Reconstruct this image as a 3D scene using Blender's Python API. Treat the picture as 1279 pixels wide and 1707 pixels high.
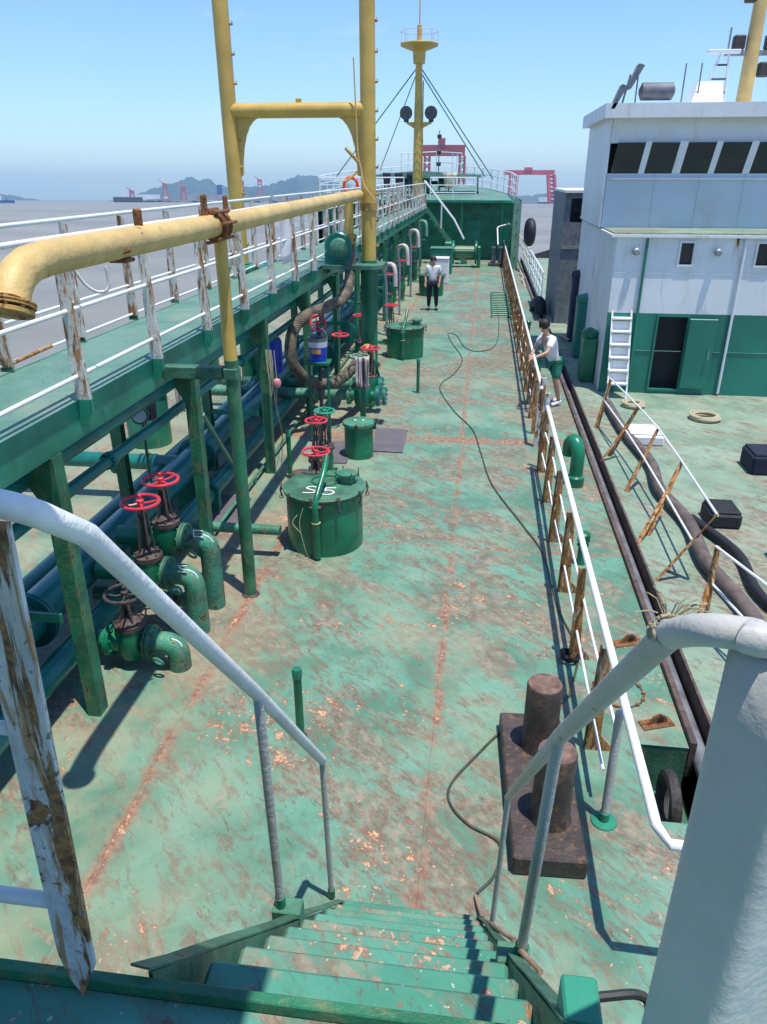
import bpy, math, random
from mathutils import Vector, Matrix
R = math.radians
random.seed(7)
sc = bpy.context.scene
col = sc.collection
for o in list(bpy.data.objects): bpy.data.objects.remove(o)

# ---------------------------------------------------------------- camera, sky, sun
CAM_H = 4.25
cd = bpy.data.cameras.new('camera'); cam = bpy.data.objects.new('camera', cd); col.objects.link(cam)
cd.sensor_fit = 'VERTICAL'; cd.sensor_height = 36.0; cd.lens = 36.0*1233/1707
cd.clip_start = 0.05; cd.clip_end = 40000
cam.location = (0, 0, CAM_H); cam.rotation_euler = (R(90-24.56), 0, R(7.25))
sc.camera = cam
sc.cycles.volume_bounces = 0; sc.cycles.max_bounces = 6; sc.cycles.transparent_max_bounces = 4
sc.view_settings.view_transform = 'Standard'; sc.view_settings.look = 'None'
sc.view_settings.exposure = 0.32; sc.view_settings.gamma = 1; sc.view_settings.use_curve_mapping = False
SUNV = Vector((0.15, -0.13, 1.0)).normalized()
elev = math.asin(SUNV.z); azim = math.atan2(SUNV.x, SUNV.y)
w = bpy.data.worlds.new('World'); sc.world = w; w.use_nodes = True
wn = w.node_tree; wn.nodes.clear()
sky = wn.nodes.new('ShaderNodeTexSky'); sky.sky_type = 'NISHITA'; sky.sun_disc = False
sky.sun_elevation = elev; sky.sun_rotation = azim; sky.air_density = 1.0; sky.dust_density = .2; sky.ozone_density = 2.2
bg = wn.nodes.new('ShaderNodeBackground'); bg.inputs['Strength'].default_value = 0.15
wo = wn.nodes.new('ShaderNodeOutputWorld')
tc = wn.nodes.new('ShaderNodeTexCoord')
mp = wn.nodes.new('ShaderNodeMapping'); mp.inputs['Scale'].default_value = (2.2, 2.2, 7.5)
nz = wn.nodes.new('ShaderNodeTexNoise'); nz.inputs['Scale'].default_value = 2.6; nz.inputs['Detail'].default_value = 7
nz.inputs['Roughness'].default_value = 0.62
rp = wn.nodes.new('ShaderNodeValToRGB'); rp.color_ramp.elements[0].position = .60; rp.color_ramp.elements[1].position = .86
rp.color_ramp.elements[1].color = (.45, .45, .45, 1)
mx = wn.nodes.new('ShaderNodeMix'); mx.data_type = 'RGBA'
mx.inputs['B'].default_value = (5.6, 5.9, 6.2, 1)
L = wn.links.new
L(tc.outputs['Generated'], mp.inputs['Vector']); L(mp.outputs[0], nz.inputs['Vector']); L(nz.outputs['Fac'], rp.inputs[0])
tint = wn.nodes.new('ShaderNodeMix'); tint.data_type = 'RGBA'; tint.blend_type = 'MULTIPLY'; tint.inputs['Factor'].default_value = 1
L(sky.outputs[0], tint.inputs['A'])
sz = wn.nodes.new('ShaderNodeSeparateXYZ'); L(tc.outputs['Generated'], sz.inputs[0])
tr = wn.nodes.new('ShaderNodeValToRGB'); tr.color_ramp.elements[0].color = (.68, .84, 1.08, 1); tr.color_ramp.elements[1].color = (.76, .91, 1.18, 1)
tr.color_ramp.elements[0].position = 0.0; tr.color_ramp.elements[1].position = .30; L(sz.outputs['Z'], tr.inputs[0]); L(tr.outputs[0], tint.inputs['B'])
L(rp.outputs[0], mx.inputs['Factor']); L(tint.outputs['Result'], mx.inputs['A']); L(mx.outputs['Result'], bg.inputs[0]); L(bg.outputs[0], wo.inputs[0])
sd = bpy.data.lights.new('sun', 'SUN'); sd.energy = 4.3; sd.angle = R(0.53); sd.color = (1, .95, .86)
sun = bpy.data.objects.new('sun', sd); col.objects.link(sun)
sun.rotation_euler = (-SUNV).to_track_quat('-Z', 'Y').to_euler()

# ---------------------------------------------------------------- materials
class NT:
    def __init__(s, name):
        s.m = bpy.data.materials.new(name); s.m.use_nodes = True; s.t = s.m.node_tree; s.t.nodes.clear()
        s.out = s.t.nodes.new('ShaderNodeOutputMaterial')
        s.b = s.t.nodes.new('ShaderNodeBsdfPrincipled'); s.t.links.new(s.b.outputs[0], s.out.inputs[0])
        s.pos = s.t.nodes.new('ShaderNodeNewGeometry').outputs['Position']
    def n(s, ty, **k):
        nd = s.t.nodes.new(ty)
        for a, v in k.items(): setattr(nd, a, v)
        return nd
    def set(s, sock, v):
        if hasattr(v, 'is_linked') or isinstance(v, bpy.types.NodeSocket): s.t.links.new(v, sock)
        else: sock.default_value = v
    def mapv(s, scale=(1,1,1), rot=(0,0,0), loc=(0,0,0), src=None):
        m = s.n('ShaderNodeMapping'); s.set(m.inputs['Vector'], src or s.pos)
        m.inputs['Scale'].default_value = scale; m.inputs['Rotation'].default_value = rot; m.inputs['Location'].default_value = loc
        return m.outputs[0]
    def noise(s, scale=5, detail=5, rough=.55, dist=0, vec=None):
        n = s.n('ShaderNodeTexNoise'); s.set(n.inputs['Vector'], vec or s.pos)
        n.inputs['Scale'].default_value = scale; n.inputs['Detail'].default_value = detail
        n.inputs['Roughness'].default_value = rough; n.inputs['Distortion'].default_value = dist
        return n.outputs['Fac']
    def ramp(s, fac, a, b, va=0., vb=1.):
        m = s.n('ShaderNodeMapRange'); m.interpolation_type = 'SMOOTHSTEP'
        s.set(m.inputs['Value'], fac); s.set(m.inputs['From Min'], a); s.set(m.inputs['From Max'], b)
        m.inputs['To Min'].default_value = va; m.inputs['To Max'].default_value = vb
        return m.outputs[0]
    def math(s, op, a, b=0.):
        m = s.n('ShaderNodeMath', operation=op); s.set(m.inputs[0], a); s.set(m.inputs[1], b); return m.outputs[0]
    def mix(s, f, a, b):
        m = s.n('ShaderNodeMix', data_type='RGBA'); s.set(m.inputs['Factor'], f)
        s.set(m.inputs['A'], a if not isinstance(a, tuple) else (*a[:3], 1)); s.set(m.inputs['B'], b if not isinstance(b, tuple) else (*b[:3], 1))
        return m.outputs['Result']
    def fin(s, colr, rough=.5, metal=0., bump=None, bstr=.3, bdist=.01, spec=.5):
        s.set(s.b.inputs['Base Color'], colr if not isinstance(colr, tuple) else (*colr[:3], 1))
        s.set(s.b.inputs['Roughness'], rough); s.b.inputs['Metallic'].default_value = metal
        s.b.inputs['Specular IOR Level'].default_value = spec
        if bump is not None:
            bn = s.n('ShaderNodeBump'); bn.inputs['Strength'].default_value = bstr; bn.inputs['Distance'].default_value = bdist
            s.set(bn.inputs['Height'], bump); s.t.links.new(bn.outputs[0], s.b.inputs['Normal'])
        return s.m

def paint(name, base, rust=.25, scale=4., rough=.42, var=.25, lump=.35, rustcol=(.30,.115,.035), darkrust=(.07,.028,.015), stretch=(1,1,.45), spec=.5):
    """painted steel: colour drift, grime, rust patches whose share grows with `rust`, brushed lumpy relief"""
    t = NT(name)
    v = t.mapv(scale=stretch)
    big = t.noise(scale*.55, 4, .6); mid = t.noise(scale*2.2, 6, .65, vec=v); fine = t.noise(scale*16, 4, .6)
    dark = tuple(c*(1-var) for c in base); lite = tuple(min(1, c*(1+var*.6)) for c in base)
    c = t.mix(t.ramp(big, .35, .68), dark, lite)
    c = t.mix(t.ramp(fine, .55, .8, 0, .18), c, tuple(x*.55 for x in base))
    rn = t.noise(scale*1.6, 9, .66, .6, vec=v)
    th = .78-rust*.42
    rn2 = t.math('ADD', t.math('MULTIPLY', t.noise(scale*5.5, 7, .68, .4, vec=v), .72), t.math('MULTIPLY', rn, .28))
    m = t.math('MAXIMUM', t.ramp(rn, th, th+.035), t.ramp(rn2, th-.01, th+.02))
    halo = t.math('MAXIMUM', t.ramp(rn, th-.13, th+.02, 0, .62), t.ramp(rn2, th-.06, th+.02, 0, .5))
    c = t.mix(halo, c, tuple(.55*a+.45*b for a, b in zip(base, (.42,.22,.08))))
    rc = t.mix(t.ramp(mid, .38, .62), darkrust, rustcol)
    c = t.mix(m, c, rc)
    r = t.math('ADD', t.math('MULTIPLY', m, .35), rough)
    bmp = t.math('ADD', t.math('MULTIPLY', t.noise(scale*5, 4, .5), .7), t.math('ADD', t.math('MULTIPLY', fine, .25), t.math('MULTIPLY', m, -.4)))
    return t.fin(c, r, 0, bmp, lump, .012, spec)

def plain(name, base, rough=.6, var=.2, scale=8, lump=.2, metal=0.):
    t = NT(name)
    a = t.noise(scale, 6, .6); f = t.noise(scale*9, 3, .6)
    c = t.mix(t.ramp(a, .3, .7), tuple(x*(1-var) for x in base), tuple(min(1, x*(1+var)) for x in base))
    return t.fin(c, rough, metal, t.math('ADD', a, f), lump, .006)

def deck_material(name, seams=(), wear=0., chips=1., dust=1., spots=0., greens=((.075,.200,.135),(.125,.300,.215),(.20,.33,.24))):
    t = NT(name)
    st = t.mapv(scale=(.62, 1.9, 1), src=t.mapv(rot=(0, 0, R(40))))
    st2 = t.mapv(scale=(1.0, 2.8, 1), src=t.mapv(rot=(0, 0, R(47))))
    big = t.noise(.42, 4, .55, .4); patch = t.noise(1.5, 6, .6, .7)
    g = t.mix(t.ramp(patch, .36, .64), greens[0], greens[1])
    g = t.mix(t.ramp(t.noise(.9, 5, .6, .3), .42, .72, 0, .8), g, greens[2])
    # pinkish dust film in long smears
    sm = t.noise(1.3, 9, .68, .9, vec=st); sm2 = t.noise(3.2, 8, .7, .8, vec=st2)
    thr = t.math('ADD', t.math('MULTIPLY', t.ramp(big, .34, .62), -.16), .562-wear)
    a = t.ramp(sm, thr, t.math('ADD', thr, .10), 0, .95)
    b = t.ramp(t.math('ADD', t.math('MULTIPLY', sm2, .75), t.math('MULTIPLY', big, .25)), .478-wear*.8, .575-wear*.8, 0, .9)
    grit = t.ramp(t.noise(17, 7, .7, .5, vec=t.mapv(scale=(.7, 1.6, 1), src=t.mapv(rot=(0,0,R(42))))), .40, .58, .35, 1.0)
    a = t.math('MULTIPLY', a, grit); b = t.math('MULTIPLY', b, grit)
    film = t.mix(t.ramp(t.noise(9, 6, .65), .35, .65), (.165,.105,.075), (.33,.255,.19))
    c = t.mix(a, g, film)
    c = t.mix(b, c, (.17,.118,.085))
    # thin scratches
    sc1 = t.ramp(t.noise(6.5, 10, .72, 1.6, vec=st2), .555, .64, 0, .6)
    c = t.mix(sc1, c, (.115,.075,.06))
    # warm dust
    c = t.mix(t.ramp(t.noise(.8, 5, .6, .2, vec=t.mapv(loc=(7,3,1))), .50, .72, 0, .45), c, (.30,.33,.22))
    sx0 = t.n('ShaderNodeSeparateXYZ'); t.set(sx0.inputs[0], t.pos)
    c = t.mix(t.math('MULTIPLY', t.ramp(sx0.outputs[0], -1.2, -3.0, 0, 1), t.ramp(t.noise(1.1, 6, .6, .4), .36, .6, 0, .5*dust)), c, (.36,.31,.20))
    seamf = None
    sx = t.n('ShaderNodeSeparateXYZ'); t.set(sx.inputs[0], t.pos)
    wob = t.math('MULTIPLY', t.math('SUBTRACT', t.noise(2.2, 4, .6), .5), .16)
    for k, (axis, val, wid) in enumerate(seams):
        src = sx.outputs[0 if axis == 'x' else 1]
        d = t.math('ABSOLUTE', t.math('SUBTRACT', t.math('ADD', src, wob), val))
        f = t.ramp(d, 0., wid, 1., 0.)
        f = t.math('MULTIPLY', f, t.ramp(t.noise(1.7, 5, .7, vec=t.mapv(loc=(3*k+1, 5*k, 0))), .36, .56))
        seamf = f if seamf is None else t.math('MAXIMUM', seamf, f)
    if seamf is not None:
        c = t.mix(t.math('MULTIPLY', seamf, .9), c, t.mix(t.ramp(t.noise(14, 6, .6), .4, .6), (.23,.085,.06), (.36,.19,.12)))
    # bare orange chips, clustered
    clus = t.ramp(t.noise(.75, 4, .6, .5, vec=t.mapv(loc=(11,4,0))), .40, .66)
    if seamf is not None: clus = t.math('MAXIMUM', clus, t.math('MULTIPLY', seamf, 1.1))
    cn = t.noise(7.5, 7, .62, .45, vec=t.mapv(scale=(.8, 1.25, 1), src=t.mapv(rot=(0,0,R(40)))))
    cth = t.math('SUBTRACT', .725, t.math('MULTIPLY', clus, .125*chips))
    chip = t.ramp(cn, cth, t.math('ADD', cth, .018))
    halo = t.ramp(cn, t.math('SUBTRACT', cth, .05), cth, 0, .7)
    c = t.mix(halo, c, (.25,.10,.07))
    c = t.mix(chip, c, t.mix(t.ramp(t.noise(30, 4, .6), .35, .65), (.33,.16,.085), (.60,.41,.25)))
    cn2 = t.noise(22, 6, .65, .3); ct2 = t.math('SUBTRACT', .72, t.math('MULTIPLY', clus, .12*chips))
    c = t.mix(t.ramp(cn2, t.math('SUBTRACT', ct2, .04), ct2, 0, .6), c, (.22,.11,.08)); c = t.mix(t.ramp(cn2, ct2, t.math('ADD', ct2, .02)), c, (.50,.33,.22))
    if spots:
        vo = t.n('ShaderNodeTexVoronoi'); t.set(vo.inputs['Vector'], t.mapv(src=t.pos)); vo.inputs['Scale'].default_value = 11
        vd = t.math('ADD', vo.outputs['Distance'], t.math('MULTIPLY', t.math('SUBTRACT', t.noise(26, 5, .6), .5), .5))
        vm = t.math('MULTIPLY', t.ramp(vd, .30, .18, 0, .9), t.ramp(t.noise(3.5, 3, .5), .42, .55))
        c = t.mix(vm, c, t.mix(t.ramp(t.noise(40, 4, .6), .35, .65), (.20,.10,.075), (.40,.25,.18)))
    # small pale and dark specks
    sp = t.noise(38, 3, .5); c = t.mix(t.ramp(sp, .70, .74, 0, .75), c, (.58,.55,.45))
    c = t.mix(t.ramp(t.noise(27, 4, .6), .66, .72, 0, .6), c, (.07,.055,.045))
    bmp = t.math('ADD', t.math('MULTIPLY', t.noise(3.2, 3, .5), .8), t.math('MULTIPLY', t.noise(24, 4, .6), .30))
    rough = t.math('ADD', t.math('MULTIPLY', a, .2), .58)
    return t.fin(c, rough, 0, bmp, .5, .012, .3)

M = {}
M['deck'] = deck_material('deck_paint_worn', seams=[('x',-.19,.075),('x',-2.35,.10),('y',8.3,.05),('y',12.4,.35),('y',18.5,.06),('x',-6.2,.07)])
M['deck2'] = deck_material('neighbour_deck_paint', dust=0., wear=-.04, chips=.6, greens=((.16,.26,.18),(.23,.33,.24),(.32,.38,.29)))
M['platform'] = deck_material('upper_deck_paint', dust=0., wear=-.07, chips=.6, greens=((.05,.22,.16),(.08,.28,.21),(.12,.32,.25)))
M['step'] = deck_material('stair_tread_paint', spots=1., wear=-.08, chips=1.3, greens=((.045,.22,.145),(.065,.27,.19),(.10,.31,.225)))
M['walk'] = deck_material('catwalk_paint', dust=0., wear=-.15, chips=.15, greens=((.085,.20,.150),(.12,.245,.19),(.16,.27,.21)))
M['green'] = paint('green_gloss_paint', (.010,.175,.085), .16, 4, .30, .3, .3)
M['green_rust'] = paint('green_paint_chipped', (.025,.17,.085), .36, 6, .42, .35, .6)
M['coaming'] = paint('coaming_paint', (.015,.15,.07), .40, 5, .5, .3, .8, rustcol=(.36,.17,.10))
M['green_dirty'] = paint('green_paint_dusty', (.06,.18,.11), .26, 5, .5, .4, .5)
M['green_mid'] = paint('mid_green_paint', (.025,.23,.14), .12, 3, .4, .3, .3)
M['green_pale'] = paint('pale_green_paint', (.17,.33,.22), .18, 3, .5, .2, .3)
M['teal'] = paint('teal_pipe_paint', (.012,.17,.135), .08, 3, .30, .3, .25)
M['teal_blue'] = paint('blue_teal_pipe_paint', (.012,.165,.150), .08, 2, .28, .3, .2)
M['seagreen'] = paint('sea_green_pipe_paint', (.045,.24,.15), .42, 7, .52, .35, 1.0, rustcol=(.16,.15,.09), darkrust=(.05,.06,.035))
M['white'] = paint('white_paint', (.80,.81,.80), .06, 5, .4, .06, .4)
M['white_worn'] = paint('white_paint_worn', (.76,.77,.75), .17, 7, .45, .1, .6)
M['white_rusty'] = paint('white_paint_rusting', (.70,.69,.65), .56, 3.6, .5, .12, .8, rustcol=(.36,.155,.045), stretch=(1,1,.28))
t = NT('white_paint_streaked_with_rust')
va = t.mapv(scale=(9, 9, 1.5)); vb = t.mapv(scale=(26, 26, 3.2))
sa = t.noise(1.0, 8, .66, .7, vec=va); sb_ = t.noise(1.0, 7, .65, .5, vec=vb); pt = t.noise(5.5, 8, .7, .8)
c = t.mix(t.ramp(t.noise(6, 5, .6), .35, .65), (.50,.52,.52), (.68,.69,.67))
c = t.mix(t.ramp(sa, .47, .60, 0, .8), c, (.52,.36,.17))
c = t.mix(t.ramp(sb_, .49, .57, 0, .9), c, (.44,.23,.08))
mm = t.math('MAXIMUM', t.ramp(sa, .535, .565), t.ramp(pt, .555, .585))
c = t.mix(mm, c, t.mix(t.ramp(t.noise(22, 6, .65), .38, .62), (.12,.055,.025), (.45,.21,.07)))
c = t.mix(t.ramp(t.noise(40, 4, .6), .60, .66, 0, .7), c, (.10,.06,.04))
M['streaky'] = t.fin(c, .6, 0, t.math('ADD', t.math('MULTIPLY', mm, -.6), t.math('ADD', sb_, t.noise(30, 4, .6))), .9, .008)
M['white_stan'] = paint('white_stanchion_paint', (.68,.66,.58), .55, 5, .5, .15, .6, rustcol=(.48,.23,.08), darkrust=(.19,.08,.03), stretch=(2,2,.4))
M['rusty_stan'] = paint('rust_eaten_stanchion', (.62,.52,.36), .74, 5, .6, .2, .8, rustcol=(.52,.24,.07), darkrust=(.19,.07,.025), stretch=(2,2,.5))
M['grey_white'] = paint('grey_white_rail_paint', (.47,.47,.44), .28, 8, .4, .1, .7)
M['postwhite'] = paint('thick_white_post_paint', (.55,.54,.51), .14, 5, .42, .08, .4, spec=.4)
M['yellow'] = paint('yellow_mast_paint', (.60,.39,.085), .12, 3, .38, .15, .3, rustcol=(.28,.10,.03))
M['yellow_worn'] = paint('faded_yellow_pipe_paint', (.66,.46,.165), .30, 5, .5, .15, .7, rustcol=(.34,.13,.03))
M['yellow_rust'] = paint('rusting_yellow_paint', (.50,.30,.07), .52, 4, .55, .2, .6)
M['rust'] = paint('flaking_rust', (.22,.085,.03), .55, 9, .8, .35, 1.0, rustcol=(.42,.18,.05))
M['rust_dark'] = plain('dark_rusty_steel', (.095,.060,.048), .62, .45, 7, .7)
M['bitt'] = paint('weathered_bollard_steel', (.062,.046,.042), .30, 9, .6, .35, .8, rustcol=(.20,.10,.06), darkrust=(.045,.03,.027))
M['bitt_top'] = plain('brown_bollard_top', (.16,.095,.072), .75, .45, 14, .6)
M['black'] = plain('black_rubber', (.014,.014,.018), .6, .3, 9, .3)
M['dark'] = plain('dark_interior', (.012,.016,.016), .7, .3, 4, .1)
M['iron'] = plain('grimy_valve_iron', (.045,.037,.034), .55, .5, 22, .7)
M['red'] = paint('red_handwheel_paint', (.66,.045,.075), .12, 9, .38, .2, .2, rustcol=(.2,.04,.03))
M['redgreen'] = paint('green_handwheel_paint', (.03,.32,.19), .08, 9, .4, .2, .2)
M['greyplate'] = plain('grey_rubber_mat', (.115,.105,.120), .75, .12, 4, .15)
M['rope'] = plain('beige_rope', (.48,.42,.27), .9, .2, 60, .8)
M['cable'] = plain('dark_cable', (.055,.065,.045), .55, .3, 8, .2)
M['cable_brown'] = plain('brown_cable', (.30,.20,.14), .6, .3, 8, .2)
M['cloth'] = plain('pinkish_rag_cloth', (.58,.50,.48), .95, .15, 12, .8)
M['cloth_dark'] = plain('dark_cloth', (.03,.035,.06), .95, .4, 5, .8)
M['cloth_beige'] = plain('beige_cloth', (.56,.47,.33), .95, .3, 3, .6)
M['bluep'] = plain('blue_pail_plastic', (.008,.045,.42), .35, .15, 5, .1)
M['whitep'] = plain('pale_pail_band', (.62,.62,.66), .4, .1, 5, .1)
M['orangep'] = plain('orange_print', (.70,.30,.07), .5, .1, 9, .1)
M['orange'] = plain('orange_red_lifebuoy', (.75,.06,.015), .5, .1, 5, .1)
M['pink'] = plain('pink_float', (.75,.28,.30), .5, .1, 9, .1)
M['steel'] = plain('galvanised_steel', (.28,.29,.29), .5, .25, 9, .3, .3)
M['hull'] = paint('dark_hull_side', (.03,.035,.035), .35, 2, .6, .3, .4)
M['bluehose'] = plain('blue_grey_fender_pipe', (.15,.16,.18), .6, .3, 5, .3)
M['brownhose'] = plain('brown_cargo_hose', (.115,.090,.080), .75, .35, 5, .5)
M['stay'] = plain('teal_wire_stay', (.035,.16,.17), .6, .15, 3, .1)
M['crane'] = plain('faded_red_crane_paint', (.34,.05,.06), .7, .15, .05, .05)
M['crane2'] = plain('pink_red_crane_paint', (.60,.10,.14), .7, .1, .05, .05)
M['bluecr'] = plain('dark_blue_crane_paint', (.04,.10,.30), .7, .1, .05, .05)
M['shaded_wall'] = paint('house_paint_with_roof_shade', (.52,.60,.65), .10, .9, .45, .08, .2)  # blue-grey puts the roof's shade on the wheelhouse wall into its colour
M['whiteh'] = paint('white_house_paint', (.76,.77,.77), .30, 1.6, .45, .06, .25, stretch=(1.6,1.6,.3))
M['greenh'] = paint('green_house_paint', (.02,.20,.14), .10, 1.2, .45, .2, .2)
M['glass'] = plain('dark_window_glass', (.012,.018,.022), .08, .2, 2, .02)
M['skin'] = plain('skin', (.50,.29,.20), .55, .08, 20, .1)
M['tee'] = plain('white_tshirt', (.78,.76,.78), .9, .06, 5, 1.0)
M['shorts'] = plain('green_shorts', (.012,.17,.12), .85, .15, 8, .5)
M['navy'] = plain('navy_trousers', (.012,.016,.035), .9, .2, 8, .5)
M['hair'] = plain('black_hair', (.012,.010,.010), .6, .3, 60, .5)
M['mark'] = plain('white_brush_paint', (.80,.80,.78), .6, .05, 20, .2)
M['lens'] = plain('floodlight_glass', (.07,.09,.10), .15, .3, 6, .1)
# winding-wrapped hose
t = NT('wrapped_hose_canvas')
tcn = t.n('ShaderNodeTexCoord')
wv = t.n('ShaderNodeTexWave', bands_direction='Z'); t.set(wv.inputs['Vector'], t.pos)
wv.inputs['Scale'].default_value = 11; wv.inputs['Distortion'].default_value = 2.5; wv.inputs['Detail'].default_value = 3
hb = t.noise(4.5, 6, .65)
hc = t.mix(t.ramp(hb, .35, .62), (.040,.035,.032), (.17,.14,.09))
hc = t.mix(t.math('MULTIPLY', wv.outputs['Fac'], .18), hc, (.22,.19,.12))
M['hose'] = t.fin(hc, .85, 0, wv.outputs['Fac'], .5, .012)
# sea
t = NT('silty_sea_water')
n1 = t.noise(1.0, 6, .6, vec=t.mapv(scale=(.5, 1.2, .5))); n2 = t.noise(.02, 5, .6, vec=t.mapv(scale=(.5, 1.6, 1)))
cw = t.mix(t.ramp(n2, .35, .65), (.20,.190,.150), (.27,.255,.205))
M['sea'] = t.fin(cw, .42, 0, t.math('ADD', n1, t.math('MULTIPLY', t.noise(4, 4, .6), .35)), .8, .35, .5)
t = NT('hazy_wooded_hill')
M['hill'] = t.fin(t.mix(t.ramp(t.noise(.006, 8, .6), .4, .6), (.035,.07,.075), (.07,.105,.10)), .95, 0)
M['shore'] = plain('port_ground', (.16,.15,.14), .9, .4, .02, .05)
M['shed'] = plain('port_shed_wall', (.35,.35,.36), .8, .3, .03, .05)

# ---------------------------------------------------------------- mesh helpers
class MB:
    def __init__(s): s.v = []; s.f = []; s.sm = []
    def add(s, vs, fs, smooth=False):
        o = len(s.v); s.v += [tuple(p) for p in vs]; s.f += [tuple(i+o for i in f) for f in fs]; s.sm += [smooth]*len(fs); return s
    def box(s, x0, x1, y0, y1, z0, z1):
        v = [(x,y,z) for x in (x0,x1) for y in (y0,y1) for z in (z0,z1)]
        return s.add(v, [(0,1,3,2),(4,6,7,5),(0,4,5,1),(2,3,7,6),(0,2,6,4),(1,5,7,3)])
    def bbox(s, x0, x1, y0, y1, z0, z1, b=.006):
        """box with chamfered edges"""
        b = min(b, (x1-x0)*.3, (y1-y0)*.3, (z1-z0)*.3); c = Vector(((x0+x1)/2,(y0+y1)/2,(z0+z1)/2)); h = Vector(((x1-x0)/2,(y1-y0)/2,(z1-z0)/2))
        vs = []; idx = {}
        for sx in (-1,1):
            for sy in (-1,1):
                for sz in (-1,1):
                    for a in range(3):
                        p = [h.x-b, h.y-b, h.z-b]; p[a] += b
                        idx[(sx,sy,sz,a)] = len(vs); vs.append((c.x+sx*p[0], c.y+sy*p[1], c.z+sz*p[2]))
        fs = []; S = (-1,1)
        for a in range(3):
            u, w_ = [(1,2),(0,2),(0,1)][a]
            for q in S:
                def k(m, n_):
                    t_ = [0,0,0]; t_[a] = q; t_[u] = m; t_[w_] = n_; return idx[(*t_, a)]
                fs.append((k(-1,-1), k(1,-1), k(1,1), k(-1,1)))
        for a in range(3):
            u, w_ = [(1,2),(0,2),(0,1)][a]
            for m in S:
                for n_ in S:
                    t0 = [0,0,0]; t0[u] = m; t0[w_] = n_; t0[a] = -1; t1 = t0[:]; t1[a] = 1
                    fs.append((idx[(*t0,u)], idx[(*t1,u)], idx[(*t1,w_)], idx[(*t0,w_)]))
        for sx in S:
            for sy in S:
                for sz in S: fs.append(tuple(idx[(sx,sy,sz,a)] for a in range(3)))
        return s.add(vs, fs)
    def tube(s, pts, r, n=12, cap=True, smooth=True, squash=1.0):
        pts = [Vector(p) for p in pts]; N = len(pts)
        rs = r if isinstance(r, (list, tuple)) else [r]*N
        vs = []; fs = []; prev = None
        for i, p in enumerate(pts):
            d = (pts[min(i+1,N-1)]-pts[max(i-1,0)]).normalized()
            if prev is None:
                a = Vector((0,0,1)) if abs(d.z) < .9 else Vector((0,1,0)); u = d.cross(a).normalized()
            else:
                u = prev - d*prev.dot(d)
                u = u.normalized() if u.length > 1e-6 else d.cross(Vector((0,0,1))).normalized()
            prev = u; w_ = d.cross(u)
            for k in range(n):
                a = 2*math.pi*k/n; vs.append(p + (u*math.cos(a)+w_*math.sin(a)*squash)*rs[i])
        for i in range(N-1):
            for k in range(n):
                fs.append((i*n+k, i*n+(k+1)%n, (i+1)*n+(k+1)%n, (i+1)*n+k))
        s.add(vs, fs, smooth)
        if cap:
            s.add(vs[:n], [tuple(range(n-1,-1,-1))]); s.add(vs[-n:], [tuple(range(n))])
        return s
    def lathe(s, prof, c=(0,0,0), axis=(0,0,1), n=32, smooth=True):
        """prof: list of (radius, height along axis)"""
        q = Vector((0,0,1)).rotation_difference(Vector(axis).normalized()); c = Vector(c); vs = []; fs = []
        for r_, h in prof:
            for k in range(n):
                a = 2*math.pi*k/n; vs.append(c + q @ Vector((r_*math.cos(a), r_*math.sin(a), h)))
        for i in range(len(prof)-1):
            for k in range(n): fs.append((i*n+k, i*n+(k+1)%n, (i+1)*n+(k+1)%n, (i+1)*n+k))
        fs2 = [tuple(range(n-1,-1,-1)), tuple((len(prof)-1)*n+k for k in range(n))]
        return s.add(vs, fs+fs2, smooth)
    def ring(s, c, R_, r_, axis=(0,0,1), n=28, m=8):
        q = Vector((0,0,1)).rotation_difference(Vector(axis).normalized()); c = Vector(c); vs = []; fs = []
        for i in range(n):
            a = 2*math.pi*i/n
            for k in range(m):
                b = 2*math.pi*k/m
                vs.append(c + q @ Vector(((R_+r_*math.cos(b))*math.cos(a), (R_+r_*math.cos(b))*math.sin(a), r_*math.sin(b))))
        for i in range(n):
            for k in range(m):
                fs.append((i*m+k, ((i+1)%n)*m+k, ((i+1)%n)*m+(k+1)%m, i*m+(k+1)%m))
        return s.add(vs, fs, True)
    def prism(s, poly, d):
        """poly: 3d points of a flat outline, d: extrusion vector"""
        n = len(poly); d = Vector(d); a = [Vector(p) for p in poly]; b = [p+d for p in a]
        return s.add(a+b, [tuple(range(n-1,-1,-1)), tuple(range(n,2*n))]+[(i,(i+1)%n,n+(i+1)%n,n+i) for i in range(n)])
    def build(s, name, mat, parent=None, loc=None, ang=38):
        me = bpy.data.meshes.new(name); me.from_pydata(s.v, [], s.f); me.validate()
        if len(me.polygons) == len(s.sm): me.polygons.foreach_set('use_smooth', s.sm)
        else:
            for p in me.polygons: p.use_smooth = any(s.sm)
        if any(s.sm): me.set_sharp_from_angle(angle=R(ang))
        import bmesh
        bm = bmesh.new(); bm.from_mesh(me); bmesh.ops.recalc_face_normals(bm, faces=bm.faces); bm.to_mesh(me); bm.free()
        me.materials.append(mat if not isinstance(mat, str) else M[mat]); me.update()
        o = bpy.data.objects.new(name, me); col.objects.link(o)
        if loc is not None: o.location = loc
        if parent is not None:
            o.parent = parent
        return o

def curve(pts, n=8):
    """Catmull-Rom through points"""
    P = [Vector(p) for p in pts]; out = []
    P = [P[0]*2-P[1]] + P + [P[-1]*2-P[-2]]
    for i in range(1, len(P)-2):
        a, b, c, d = P[i-1:i+3]
        for k in range(n):
            t_ = k/n; out.append(.5*((2*b)+(c-a)*t_+(2*a-5*b+4*c-d)*t_*t_+(3*b-a-3*c+d)*t_**3))
    out.append(P[-2]); return out

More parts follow.
